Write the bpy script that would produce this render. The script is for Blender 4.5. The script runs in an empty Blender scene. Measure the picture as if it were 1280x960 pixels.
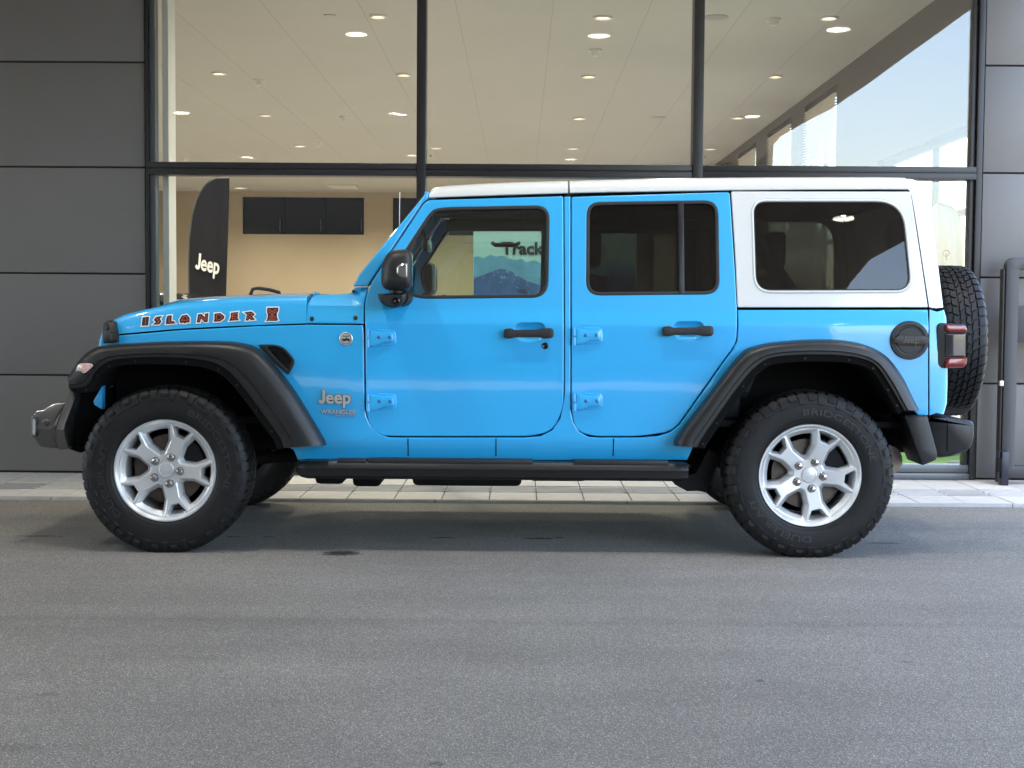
import bpy, bmesh, math, random
from mathutils import Vector, Matrix
random.seed(7)
R = math.radians
sc = bpy.context.scene
COL = sc.collection

# ------------------------------------------------------------------ camera
F = 1757.0                       # focal length in pixels of a 1280 px wide frame
CAMH = 1.15
cam_d = bpy.data.cameras.new('camera'); cam = bpy.data.objects.new('camera', cam_d); COL.objects.link(cam)
cam_d.sensor_width = 36.0; cam_d.lens = F/1280*36; cam_d.clip_start = 0.05; cam_d.clip_end = 2000
RM = Matrix.Rotation(R(0.30), 3, 'Z') @ Matrix.Rotation(R(90-2.97), 3, 'X') @ Matrix.Rotation(R(0.40), 3, 'Z')
cam.matrix_world = Matrix.Translation((0, 0, CAMH)) @ RM.to_4x4()
sc.camera = cam

# ------------------------------------------------------------------ world, sun, exposure
SUN_EL, SUN_ROT = 64, 183        # compass degrees, 0 = +Y, clockwise
w = bpy.data.worlds.new('World'); sc.world = w; w.use_nodes = True
nt = w.node_tree; bg = nt.nodes['Background']
sky = nt.nodes.new('ShaderNodeTexSky'); sky.sky_type = 'NISHITA'; sky.sun_disc = False
sky.sun_elevation = R(SUN_EL); sky.sun_rotation = R(SUN_ROT); sky.dust_density = 1.6; sky.air_density = 1.0
nt.links.new(sky.outputs[0], bg.inputs[0]); bg.inputs[1].default_value = 0.15
sun_d = bpy.data.lights.new('sun', 'SUN'); sun_d.energy = 2.6; sun_d.angle = R(0.5); sun_d.color = (1, .95, .88)
sun = bpy.data.objects.new('sun', sun_d); COL.objects.link(sun)
_a, _e = R(SUN_ROT), R(SUN_EL)
sdir = Vector((math.sin(_a)*math.cos(_e), math.cos(_a)*math.cos(_e), math.sin(_e)))
sun.rotation_euler = sdir.to_track_quat('Z', 'Y').to_euler()
sc.view_settings.view_transform = 'Standard'; sc.view_settings.look = 'None'
sc.view_settings.exposure = 3.08; sc.view_settings.gamma = 1; sc.view_settings.use_curve_mapping = False
sc.render.engine = 'CYCLES'
cy = sc.cycles
cy.use_denoising = True; cy.max_bounces = 10; cy.diffuse_bounces = 5; cy.glossy_bounces = 5; cy.transparent_max_bounces = 40
cy.caustics_reflective = False; cy.caustics_refractive = False; cy.sample_clamp_indirect = 6

# ------------------------------------------------------------------ photo pixel -> world point on the plane y = Y
def P(px, py, Y):
    d = RM @ Vector(((px-640)/F, (480-py)/F, -1)); t = Y/d.y
    return d.x*t, CAMH+d.z*t
def PZ(px, py, Z):
    d = RM @ Vector(((px-640)/F, (480-py)/F, -1)); t = (Z-CAMH)/d.z
    return d.x*t, d.y*t

# ------------------------------------------------------------------ materials
def principled(name):
    m = bpy.data.materials.new(name); m.use_nodes = True
    return m, m.node_tree, m.node_tree.nodes['Principled BSDF']
def mat(name, col, rough=.5, metal=0, coat=0, coat_rough=.04, bump=None, var=None, spec=None, emit=None):
    m, t, b = principled(name)
    b.inputs['Base Color'].default_value = (*col, 1); b.inputs['Roughness'].default_value = rough
    b.inputs['Metallic'].default_value = metal
    b.inputs['Coat Weight'].default_value = coat; b.inputs['Coat Roughness'].default_value = coat_rough
    if spec is not None: b.inputs['Specular IOR Level'].default_value = spec
    if emit: b.inputs['Emission Color'].default_value = (*emit[0], 1); b.inputs['Emission Strength'].default_value = emit[1]
    N, L = t.nodes.new, t.links.new
    if bump or var:
        tc = N('ShaderNodeNewGeometry') if (bump and bump[2:] == ('w',)) else N('ShaderNodeTexCoord')
        src = tc.outputs['Position'] if tc.bl_idname.endswith('Geometry') else tc.outputs['Object']
    if bump:
        n = N('ShaderNodeTexNoise'); n.inputs['Scale'].default_value = bump[0]; n.inputs['Detail'].default_value = 4
        L(src, n.inputs['Vector'])
        bm_ = N('ShaderNodeBump'); bm_.inputs['Strength'].default_value = bump[1]; bm_.inputs['Distance'].default_value = .01
        L(n.outputs[0], bm_.inputs['Height']); L(bm_.outputs[0], b.inputs['Normal'])
        if coat: L(bm_.outputs[0], b.inputs['Coat Normal'])
    if var:
        n = N('ShaderNodeTexNoise'); n.inputs['Scale'].default_value = var[0]; n.inputs['Detail'].default_value = 6
        n.inputs['Roughness'].default_value = .65
        L(src, n.inputs['Vector'])
        r = N('ShaderNodeValToRGB'); k = var[1]
        r.color_ramp.elements[0].position = .3; r.color_ramp.elements[1].position = .7
        r.color_ramp.elements[0].color = (*[c*(1-k) for c in col], 1); r.color_ramp.elements[1].color = (*[min(1, c*(1+k)) for c in col], 1)
        L(n.outputs[0], r.inputs[0]); L(r.outputs[0], b.inputs['Base Color'])
    return m
def glass(name, tint, ior=1.5, wave=0, spec=(1, 1, 1)):
    m = bpy.data.materials.new(name); m.use_nodes = True; t = m.node_tree; t.nodes.clear()
    N, L = t.nodes.new, t.links.new
    o = N('ShaderNodeOutputMaterial'); mx = N('ShaderNodeMixShader'); tr = N('ShaderNodeBsdfTransparent')
    g = N('ShaderNodeBsdfGlossy'); fr = N('ShaderNodeFresnel'); fr.inputs[0].default_value = ior
    geo = N('ShaderNodeNewGeometry')          # same reflectance from both faces of the sheet
    mm = N('ShaderNodeMix'); mm.data_type = 'FLOAT'; mm.inputs[2].default_value = ior; mm.inputs[3].default_value = 1/ior
    L(geo.outputs['Backfacing'], mm.inputs[0])
    inv = N('ShaderNodeMath'); inv.operation = 'DIVIDE'; inv.inputs[0].default_value = 1
    L(mm.outputs[0], fr.inputs[0])
    tr.inputs[0].default_value = (*tint, 1); g.inputs[0].default_value = (*spec, 1); g.inputs['Roughness'].default_value = 0
    if wave:
        n = N('ShaderNodeTexNoise'); n.inputs['Scale'].default_value = .8; n.inputs['Detail'].default_value = 1
        tc = N('ShaderNodeTexCoord'); L(tc.outputs['Object'], n.inputs['Vector'])
        bp = N('ShaderNodeBump'); bp.inputs['Strength'].default_value = 1; bp.inputs['Distance'].default_value = wave
        L(n.outputs[0], bp.inputs['Height']); L(bp.outputs[0], g.inputs['Normal'])
    L(fr.outputs[0], mx.inputs[0]); L(tr.outputs[0], mx.inputs[1]); L(g.outputs[0], mx.inputs[2]); L(mx.outputs[0], o.inputs[0])
    return m

BLUE = mat('blue paint', (.020, .395, .80), .38, 0, 1, .03, bump=(3.5, .05))
WHITE = mat('white paint', (.65, .67, .665), .35, 0, .8, .05, bump=(3, .05))
PLAST = mat('dark plastic', (.0085, .0092, .0102), .42, bump=(900, .06))
PLASTB = mat('black plastic', (.012, .012, .013), .5, bump=(700, .05))
MATTE = mat('matte black lining', (.006, .006, .006), .9, spec=.1)
CHASSIS = mat('chassis black', (.010, .010, .011), .7, spec=.2)
GLOSSB = mat('gloss black', (.008, .008, .009), .12)
RUBBER = mat('window rubber', (.014, .014, .015), .6)
TYRE = mat('tyre rubber', (.0050, .0050, .0053), .55, spec=.35, bump=(220, .12), var=(9, .25))
TYREL = mat('tyre raised lettering', (.017, .017, .0175), .5)
SILVER = mat('silver alloy', (.64, .65, .655), .34, .5, .6, .06)
CHROME = mat('chrome nut', (.42, .42, .43), .16, 1)
STEEL = mat('brake steel', (.10, .082, .070), .45, .6, var=(30, .3))
BUMPM = mat('satin bumper grey', (.19, .195, .20), .24, .9, bump=(900, .04))
RED = mat('tail light red', (.17, .005, .010), .12, 0, 1)
SMOKE = mat('smoked lens', (.026, .027, .029), .14, 0, 1)
LENS = mat('clear lamp lens', (.62, .40, .37), .15, 0, 1, var=(60, .25))
BADGE = mat('badge silver', (.72, .72, .71), .28, .7)
DARKEDGE = mat('badge dark edge', (.03, .03, .035), .4)
DECW = mat('decal white', (.85, .85, .83), .45)
DECB = mat('decal black', (.015, .012, .012), .45)
DECR = mat('decal red', (.50, .07, .035), .45)
SEATM = mat('seat fabric', (.018, .018, .019), .85)
HEAD = mat('grey headliner', (.045, .044, .040), .9)
SCREENG = glass('front door glass', (.85, .91, .885), 1.5)
SHIELDG = glass('windshield glass', (.9, .94, .91), 1.5)
PRIVG = glass('privacy glass', (.42, .43, .41), 1.44)
SHOPG = glass('shop glass', (.965, .975, .96), 1.62, wave=.0035)

# ------------------------------------------------------------------ mesh helpers
WL = {}
def tag(o, label=None, cat=None, group=None, kind=None):
    if label: o['label'] = label
    if cat: o['category'] = cat
    if group: o['group'] = group
    if kind: o['kind'] = kind
    return o
def empty(name, loc, parent=None):
    o = bpy.data.objects.new(name, None); COL.objects.link(o); o.empty_display_size = .1
    WL[o] = Vector(loc)
    o.location = Vector(loc) - (WL[parent] if parent else Vector())
    if parent: o.parent = parent
    return o
def obj(name, bm, m, parent=None, ang=32, local=False, label=None):
    """link a bmesh as one object; its origin goes to its middle (or stays, if local)"""
    bmesh.ops.recalc_face_normals(bm, faces=bm.faces[:])
    c = Vector()
    if not local and bm.verts:
        xs = [v.co for v in bm.verts]
        c = Vector(((min(v.x for v in xs)+max(v.x for v in xs))/2, (min(v.y for v in xs)+max(v.y for v in xs))/2, min(v.z for v in xs)))
        bmesh.ops.translate(bm, verts=bm.verts[:], vec=-c)
    me = bpy.data.meshes.new(name); bm.to_mesh(me); bm.free()
    for m_ in (m if isinstance(m, (list, tuple)) else [m]): me.materials.append(m_)
    me.polygons.foreach_set('use_smooth', [True]*len(me.polygons))
    me.set_sharp_from_angle(angle=R(ang))
    o = bpy.data.objects.new(name, me); COL.objects.link(o)
    if local:
        o.parent = parent
    else:
        WL[o] = c; o.location = c - (WL[parent] if parent else Vector())
        if parent: o.parent = parent
    if label: o['label'] = label
    return o
def B(): return bmesh.new()
def box(bm, x0, x1, y0, y1, z0, z1, bev=0, seg=2):
    vs = [bm.verts.new((x, y, z)) for x in (x0, x1) for y in (y0, y1) for z in (z0, z1)]
    fs = [bm.faces.new([vs[i] for i in f]) for f in ((0, 1, 3, 2), (4, 6, 7, 5), (0, 4, 5, 1), (2, 3, 7, 6), (0, 2, 6, 4), (1, 5, 7, 3))]
    if bev:
        es = list({e for f in fs for e in f.edges})
        bmesh.ops.bevel(bm, geom=es, offset=bev, segments=seg, profile=.6, affect='EDGES')
def cyl(bm, p0, p1, r0, r1=None, n=20, cap=True):
    p0, p1 = Vector(p0), Vector(p1); r1 = r0 if r1 is None else r1
    d = (p1-p0).normalized(); u = d.orthogonal().normalized(); v = d.cross(u)
    A = [bm.verts.new(p0+(u*math.cos(2*math.pi*i/n)+v*math.sin(2*math.pi*i/n))*r0) for i in range(n)]
    Bv = [bm.verts.new(p1+(u*math.cos(2*math.pi*i/n)+v*math.sin(2*math.pi*i/n))*r1) for i in range(n)]
    for i in range(n): bm.faces.new((A[i], A[(i+1) % n], Bv[(i+1) % n], Bv[i]))
    if cap: bm.faces.new(A[::-1]); bm.faces.new(Bv)
def tube(bm, pts, r, n=10):
    pts = [Vector(p) for p in pts]; rings = []
    for i, p in enumerate(pts):
        d = (pts[min(i+1, len(pts)-1)]-pts[max(i-1, 0)]).normalized()
        u = d.cross(Vector((.13, .97, .2))).normalized(); v = d.cross(u)
        rr = r[i] if isinstance(r, (list, tuple)) else r
        rings.append([bm.verts.new(p+(u*math.cos(2*math.pi*k/n)+v*math.sin(2*math.pi*k/n))*rr) for k in range(n)])
    for a, b in zip(rings, rings[1:]):
        for k in range(n): bm.faces.new((a[k], a[(k+1) % n], b[(k+1) % n], b[k]))
    bm.faces.new(rings[0][::-1]); bm.faces.new(rings[-1])
def loft(bm, rows, close=False, capends=False):
    V = [[bm.verts.new(p) for p in r] for r in rows]
    for a, b in zip(V, V[1:]):
        n = len(a)
        for k in range(n if close else n-1):
            q = (a[k], a[(k+1) % n], b[(k+1) % n], b[k])
            try: bm.faces.new(q)
            except ValueError: pass
    if capends:
        for r in (V[0], V[-1]):
            try: bm.faces.new(r)
            except ValueError: pass
    return V
def lathe(bm, prof, n=64, c=(0, 0, 0)):
    """revolve (r, y) about the y axis"""
    rows = [[(c[0]+r*math.cos(2*math.pi*i/n), c[1]+y, c[2]+r*math.sin(2*math.pi*i/n)) for r, y in prof] for i in range(n)]
    V = [[bm.verts.new(p) for p in r] for r in rows]
    for i in range(n):
        a, b = V[i], V[(i+1) % n]
        for k in range(len(prof)-1): bm.faces.new((a[k], a[k+1], b[k+1], b[k]))
def rp(pts, n=6):
    """round the corners of a polygon given as (x, y[, radius])"""
    out = []; N = len(pts)
    for i, p in enumerate(pts):
        x, y = p[0], p[1]; r = p[2] if len(p) > 2 else 0
        if r <= 0: out.append((x, y)); continue
        c = Vector((x, y)); a = Vector(pts[i-1][:2])-c; b = Vector(pts[(i+1) % N][:2])-c
        ra = min(r, a.length*.49); rb = min(r, b.length*.49)
        p0 = c+a.normalized()*ra; p2 = c+b.normalized()*rb
        for k in range(n+1):
            t = k/n; q = p0*(1-t)**2*1 + c*2*t*(1-t) + p2*t*t
            out.append((q.x, q.y))
    return out
def area(p): return sum(p[i-1][0]*p[i][1]-p[i][0]*p[i-1][1] for i in range(len(p)))/2
def offs(poly, d):
    """offset a CCW polygon inwards by d"""
    n = len(poly); out = []
    for i in range(n):
        p = Vector(poly[i]); a = (p-Vector(poly[i-1])); b = (Vector(poly[(i+1) % n])-p)
        a = a.normalized() if a.length > 1e-9 else b.normalized(); b = b.normalized() if b.length > 1e-9 else a
        na, nb = Vector((-a.y, a.x)), Vector((-b.y, b.x)); m = na+nb
        m = m.normalized() if m.length > 1e-6 else na
        k = max(.45, m.dot(na)); q = p+m*(d/k); out.append((q.x, q.y))
    return out
def clean(poly, eps=4e-4):
    out = []
    for p in poly:
        if not out or (Vector(p)-Vector(out[-1])).length > eps: out.append(tuple(p))
    if (Vector(out[0])-Vector(out[-1])).length <= eps: out.pop()
    return out
def plate(bm, outline, holes=(), bevel=.004, depth=.03, zc=(), xc=(), yf=None, y0=0, back=False):
    """flat-cut sheet in XZ: rounded front edge, folded back by depth, then laid on the surface yf(x, z, off)"""
    n0 = len(bm.verts); fe = []; be = []; allv = []
    for k, poly in enumerate([outline]+list(holes)):
        poly = clean(poly)
        if area(poly) < 0: poly = poly[::-1]
        s = 1 if k == 0 else -1
        ringspec = [(0, depth), (0, bevel), (s*bevel*.3, bevel*.3), (s*bevel, 0)] if bevel else [(0, depth), (0, 0)]
        rings = []
        for d, y in ringspec:
            q = offs(poly, d) if d else poly
            rings.append([bm.verts.new((x, y, z)) for x, z in q])
        for a, b in zip(rings, rings[1:]):
            for i in range(len(a)): bm.faces.new((a[i], a[(i+1) % len(a)], b[(i+1) % len(a)], b[i]))
        fr = rings[-1]
        fe += [bm.edges.get((fr[i], fr[(i+1) % len(fr)])) for i in range(len(fr))]
        bk = rings[0]; be += [bm.edges.get((bk[i], bk[(i+1) % len(bk)])) for i in range(len(bk))]
        for r in rings: allv += r
    bmesh.ops.triangle_fill(bm, use_beauty=True, use_dissolve=False, edges=fe, normal=(0, -1, 0))
    if back: bmesh.ops.triangle_fill(bm, use_beauty=True, use_dissolve=False, edges=be, normal=(0, 1, 0))
    def geom():
        st = set(allv); fs = {f for v in st for f in v.link_faces}; es = {e for f in fs for e in f.edges}
        return list(st), list(es), list(fs)
    for co, no in [((0, 0, z), (0, 0, 1)) for z in zc]+[((x, 0, 0), (1, 0, 0)) for x in xc]:
        vs, es, fs = geom()
        r = bmesh.ops.bisect_plane(bm, geom=vs+es+fs, dist=1e-5, plane_co=co, plane_no=no)
        allv += [g for g in r['geom_cut'] if isinstance(g, bmesh.types.BMVert)]
    for v in set(allv):
        v.co.y = yf(v.co.x, v.co.z, v.co.y) if yf else y0+v.co.y
def text_bm(bm, s, size, at, xdir=(1, 0, 0), zdir=(0, 0, 1), extrude=.002, bold=0, align='LEFT', bend=None, xs=1.0, surf=None):
    """solid lettering; at = base point, letters lie in xdir/zdir, or round a circle: bend = (radius, start angle, yfun)"""
    jay = s == 'Jeep'
    cu = bpy.data.curves.new('t', 'FONT'); cu.body = 'eep' if jay else s; cu.size = size; cu.extrude = extrude; cu.offset = bold; cu.align_x = align
    cu.resolution_u = 3
    o = bpy.data.objects.new('t', cu); COL.objects.link(o)
    bpy.context.view_layer.update()
    me = bpy.data.meshes.new_from_object(o.evaluated_get(bpy.context.evaluated_depsgraph_get()))
    bpy.data.objects.remove(o); bpy.data.curves.remove(cu)
    b2 = bmesh.new(); b2.from_mesh(me); bpy.data.meshes.remove(me)
    if jay:                                    # a J that stands on the base line
        J = [(.225, .715), (.375, .715), (.375, .24), (.365, .15), (.335, .075), (.285, .02), (.215, -.008), (.145, -.008), (.08, .015), (.03, .05), (-.005, .10), (.09, .185), (.125, .145), (.165, .128), (.205, .145), (.225, .20)]
        J = offs([(a*size, b*size) for a, b in J][::-1], -bold*.5) if area(J) < 0 else offs([(a*size, b*size) for a, b in J], -bold*.5)
        fr = [b2.verts.new((x, y, extrude)) for x, y in J]; bk = [b2.verts.new((x, y, -extrude)) for x, y in J]; n = len(J)
        for v in fr+bk: v.tag = True
        b2.faces.new(fr); b2.faces.new(bk[::-1])
        for i in range(n): b2.faces.new((fr[i], bk[i], bk[(i+1) % n], fr[(i+1) % n]))
    xd, zd = Vector(xdir).normalized(), Vector(zdir).normalized(); yd = xd.cross(zd)
    mp = {}
    for v in b2.verts:
        x, y, z = v.co; x = (x+(.40*size if jay and not v.tag else 0))*xs
        if bend:
            rad, th, yfun = bend; a = th-x/rad; r = rad+y
            q = Vector((r*math.cos(a), yfun(r)-z, r*math.sin(a)))
        else:
            q = Vector(at)+xd*x+zd*y+yd*z
            if surf: q.y = surf(q.x, q.z)-z
        mp[v] = bm.verts.new(q)
    for f in b2.faces:
        try: bm.faces.new([mp[v] for v in f.verts])
        except ValueError: pass
    b2.free()
def pl(tab, x):
    if x <= tab[0][0]: return tab[0][1]
    for (a, b), (c, d) in zip(tab, tab[1:]):
        if x <= c: return b+(d-b)*(x-a)/(c-a)
    return tab[-1][1]
def crom(pts, m):
    """Catmull-Rom through points, m steps per span"""
    out = []
    P_ = [pts[0]]+list(pts)+[pts[-1]]
    for i in range(1, len(P_)-2):
        p0, p1, p2, p3 = [Vector(q) for q in P_[i-1:i+3]]
        for k in range(m):
            t = k/m
            out.append(tuple(.5*((2*p1)+(p2-p0)*t+(2*p0-5*p1+4*p2-p3)*t*t+(3*p1-p0-3*p2+p3)*t**3)))
    out.append(tuple(pts[-1])); return out

# =================================================================== GROUND
def ground_material():
    m, t, b = principled('asphalt'); N, L = t.nodes.new, t.links.new
    geo = N('ShaderNodeNewGeometry'); pos = geo.outputs['Position']
    def noise(s, d=4, vec=None, r=.6):
        n = N('ShaderNodeTexNoise'); n.inputs['Scale'].default_value = s; n.inputs['Detail'].default_value = d; n.inputs['Roughness'].default_value = r
        L(vec or pos, n.inputs['Vector']); return n.outputs[0]
    def ramp(x, st):
        r = N('ShaderNodeValToRGB'); el = r.color_ramp.elements
        while len(el) < len(st): el.new(.5)
        for e, (p, c) in zip(el, st): e.position = p; e.color = (*([c]*3 if isinstance(c, (int, float)) else c), 1)
        L(x, r.inputs[0]); return r.outputs[0]
    def mul(a, bb, f=1.0):
        x = N('ShaderNodeMix'); x.data_type = 'RGBA'; x.blend_type = 'MULTIPLY'; x.inputs[0].default_value = f
        L(a, x.inputs[6]); L(bb, x.inputs[7]); return x.outputs[2]
    vor = N('ShaderNodeTexVoronoi'); vor.inputs['Scale'].default_value = 310; L(pos, vor.inputs['Vector'])
    hsv = N('ShaderNodeSeparateColor'); L(vor.outputs['Color'], hsv.inputs[0])
    stone = ramp(hsv.outputs[0], [(0, (.140, .130, .115)), (.45, (.205, .191, .170)), (.8, (.268, .251, .224)), (.96, (.375, .352, .315)), (1, (.56, .53, .485))])
    mp = N('ShaderNodeMapping'); mp.inputs['Scale'].default_value = (.25, 2.2, 1); L(pos, mp.inputs['Vector'])
    streak = ramp(noise(1.6, 5, mp.outputs[0]), [(.3, .90), (.7, 1.06)])
    patch = ramp(noise(.9, 5), [(.3, .86), (.7, 1.1)])
    fine = ramp(noise(600, 2), [(.25, .65), (.75, 1.3)])
    col = mul(mul(mul(stone, fine), streak), patch)
    mk = N('ShaderNodeMapping'); mk.inputs['Scale'].default_value = (.5, 7, 1); L(pos, mk.inputs['Vector'])
    marks = ramp(noise(2.3, 3, mk.outputs[0], .5), [(.27, .62), (.31, 1.0)])
    sx = N('ShaderNodeSeparateXYZ'); L(pos, sx.inputs[0])
    # a lengthwise laying seam
    def math_(op, a, bb=None):
        x = N('ShaderNodeMath'); x.operation = op
        for i, v in enumerate((a, bb)):
            if v is None: continue
            if isinstance(v, (int, float)): x.inputs[i].default_value = v
            else: L(v, x.inputs[i])
        return x.outputs[0]
    wob = math_('MULTIPLY', noise(2.0, 5), .10)
    seam = math_('ABSOLUTE', math_('SUBTRACT', math_('ADD', sx.outputs[1], wob), 5.20))
    col = mul(col, ramp(math_('MULTIPLY', seam, 10), [(0, .88), (.35, .94), (.75, 1.0)]))
    # oil spots: (x, y, half length, half width)
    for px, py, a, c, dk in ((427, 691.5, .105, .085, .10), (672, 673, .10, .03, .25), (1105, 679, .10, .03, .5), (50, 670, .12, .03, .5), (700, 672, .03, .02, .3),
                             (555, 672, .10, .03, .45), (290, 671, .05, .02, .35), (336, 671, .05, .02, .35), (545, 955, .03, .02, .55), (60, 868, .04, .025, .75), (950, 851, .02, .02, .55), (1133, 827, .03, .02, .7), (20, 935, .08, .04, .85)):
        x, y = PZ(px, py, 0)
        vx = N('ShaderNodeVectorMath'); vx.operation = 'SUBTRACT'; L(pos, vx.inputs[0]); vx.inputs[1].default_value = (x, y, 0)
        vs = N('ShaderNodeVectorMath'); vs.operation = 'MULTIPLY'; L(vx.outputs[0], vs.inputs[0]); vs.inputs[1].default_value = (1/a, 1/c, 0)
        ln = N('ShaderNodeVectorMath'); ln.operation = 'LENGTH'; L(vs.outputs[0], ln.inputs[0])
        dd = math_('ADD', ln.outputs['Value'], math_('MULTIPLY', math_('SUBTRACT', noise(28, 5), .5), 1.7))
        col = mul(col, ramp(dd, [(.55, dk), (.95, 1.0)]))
    L(col, b.inputs['Base Color']); b.inputs['Roughness'].default_value = .82; b.inputs['Specular IOR Level'].default_value = .3
    bp = N('ShaderNodeBump'); bp.inputs['Strength'].default_value = .55; bp.inputs['Distance'].default_value = .006
    L(vor.outputs['Distance'], bp.inputs['Height']); L(bp.outputs[0], b.inputs['Normal'])
    return m
bm = B()
bmesh.ops.create_grid(bm, x_segments=8, y_segments=8, size=900)
g = obj('ground', bm, ground_material()); tag(g, 'grey worn asphalt forecourt with small oil spots', 'ground', kind='structure')

# pavement: three rows of slabs, the middle one grooved, behind a low kerb
YK, YF = 8.352, 9.57
CONC = mat('pale concrete slab', (.55, .528, .485), .8, bump=(160, .15), var=(14, .10))
CONCD = mat('slab joint', (.08, .078, .072), .9)
bm = B()
PT = .02
x0j = P(671, 626, 8.37)[0]; dj = P(730.7, 626, 8.37)[0]-x0j
box(bm, -12, 8, YK+.028, YF+.6, .001, PT-.006)
for i in range(-40, 26):
    xa, xb = x0j+i*dj+.0035, x0j+(i+1)*dj-.0035
    jit = random.uniform(-.0006, .0006)
    box(bm, xa, xb, YK+.030, 8.705, .004, PT+jit, .0015, 1)
    box(bm, xa, xb, 9.062, YF+.02, .004, PT+jit, .0015, 1)
    yy = 8.709
    for k in range(6):               # ribs of the grooved drain row
        box(bm, xa, xb, yy, yy+.034, .004, PT-.002+jit, .001, 1);  yy += .0587
    for k in range(3):               # notches where slabs meet
        n_ = 0; box(bm, xa-.020, xa+.008, 8.77+k*.1, 8.785+k*.1, .004, PT+.001)
for f in bm.faces: f.material_index = 0
for f in bm.faces:
    c = f.calc_center_median()
    if 8.707 < c.y < 9.060: f.material_index = 2
# mark notches and underlay as joint colour
for f in bm.faces:
    if all(v.co.z < PT-.003 for v in f.verts): f.material_index = 1
obj_p = obj('pavement', bm, [CONC, CONCD, mat('ribbed slab', (.50, .485, .455), .85, var=(14, .1))]); tag(obj_p, 'narrow pale slab pavement along the glass front', 'pavement', kind='structure')
bm = B()
kx = -12
while kx < 8:
    pr = [(YK, .0005), (YK+.004, .011), (YK+.012, PT-.002), (YK+.026, PT), (YK+.026, .0005)]
    loft(bm, [[(kx+.003, y, z) for y, z in pr], [(kx+1.15-.003, y, z) for y, z in pr]], True, True); kx += 1.15
kb = obj('kerb', bm, mat('kerb concrete', (.34, .335, .32), .8, bump=(160, .2), var=(10, .12))); tag(kb, 'low pale kerb edging the slab pavement', 'kerb', kind='structure')

# =================================================================== SHOWROOM BUILDING
FX = lambda px, py=300, Y=YF: P(px, py, Y)[0]
FZ = lambda py, px=640, Y=YF: P(px, py, Y)[1]
ZC, ZS, YB = 4.0, 3.75, 34.3      # showroom ceiling, canopy soffit, back wall
XR, XL = 3.75, -9.0
bld = empty('showroom_building', (0, YF, 0))
tag(bld, 'dark clad car showroom with tall glass front and canopy', 'building')
CLAD = mat('grey wall panel', (.152, .148, .142), .40, 0, bump=(25, .02), var=(.5, .05))
JOINT = mat('panel joint', (.012, .012, .012), .8)
ALU = mat('dark frame', (.022, .022, .024), .38, .2)
ALUG = mat('grey frame', (.10, .11, .12), .35, .4)
for xa, xb, ys, pxs in ((-12, FX(182.5), (-56, 77.5, 208.8, 341.8, 469), 90), (FX(1226), XR+.15, (-52, 82, 216.3, 347, 479.6), 1252)):
    bm = B()
    zs = sorted([.03]+[FZ(y, pxs) for y in ys]+[ZS+.5])
    vx = [xa, xb] if xb-xa < 3 else [xa, xb-7.6, xb-3.8, xb]
    for a, b_ in zip(zs, zs[1:]):
        for c, d in zip(vx, vx[1:]):
            box(bm, c+.004, d-.004, YF, YF+.05, a+.006, b_-.006, .004)
    box(bm, xa, xb, YF+.02, YF+.2, .005, ZS+.5)
    for f in bm.faces:
        f.material_index = 1 if all(v.co.y > YF+.015 for v in f.verts) else 0
    obj('wall', bm, [CLAD, JOINT], bld)
# glazing frame: posts, mullions, transom, sill
zt0, zt1 = FZ(221.5, 640), FZ(205.5, 640)
def bars(name, m, lst):
    for (x0, x1, y0, y1, z0, z1) in lst:
        bm = B(); box(bm, x0, x1, y0, y1, z0, z1, .003); obj(name, bm, m, bld)
xl, xr = FX(183.5), FX(1225)
bars('mullion', ALU, [(FX(521.5, 100), FX(533, 100), YF-.045, YF+.10, .022, ZS+.3), (FX(866.5, 100), FX(879, 100), YF-.045, YF+.10, .022, ZS+.3)])
bars('frame_post', ALU, [(xl+.001, xl+.020, YF-.02, YF+.1, .022, ZS+.3), (xr-.042, xr-.001, YF-.02, YF+.1, .022, ZS+.3), (xr-.075, xr-.044, YF+.01, YF+.09, .022, ZS+.3)])
bars('frame_post', ALUG, [(xl+.022, xl+.062, YF+.005, YF+.09, .022, ZS+.3)])
bm = B()
zm = (zt0+zt1)/2
for a, b_ in ((xl+.022, FX(521.5, 100)-.001), (FX(533, 100)+.001, FX(866.5, 100)-.001), (FX(879, 100)+.001, xr-.044)):
    box(bm, a, b_, YF-.035, YF+.10, zt0, zm-.003, .003); box(bm, a, b_, YF-.03, YF+.10, zm+.003, zt1, .003)
    box(bm, a, b_, YF-.02, YF+.09, zm-.004, zm+.004)
obj('transom', bm, ALU, bld)
bm = B()
for a, b_ in ((xl+.022, FX(521.5, 100)-.001), (FX(533, 100)+.001, FX(866.5, 100)-.001), (FX(879, 100)+.001, xr-.044)):
    box(bm, a, b_, YF-.02, YF+.10, .022, .066, .003); box(bm, a, b_, YF-.01, YF+.10, .070, .122, .003)
obj('sill', bm, ALUG, bld)
for a, b_ in ((xl+.03, FX(521.5, 100)), (FX(533, 100), FX(866.5, 100)), (FX(879, 100), xr-.05)):
    for z0, z1 in ((.115, zt0+.005), (zt1-.005, ZS+.3)):
        bm = B(); box(bm, a, b_, YF+.045, YF+.055, z0, z1); obj('window_pane', bm, SHOPG, bld)
# little registration marks in the pane corners
for px, py in ((538, 195), (881, 196)):
    bm = B(); x, z = P(px, py, YF+.04); lathe(bm, [(.004, 0), (.008, -.001), (.008, .002)], 12, (x, YF+.042, z)); obj('glass_mark', bm, mat('green mark', (.05, .2, .12), .5), bld)
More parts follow.
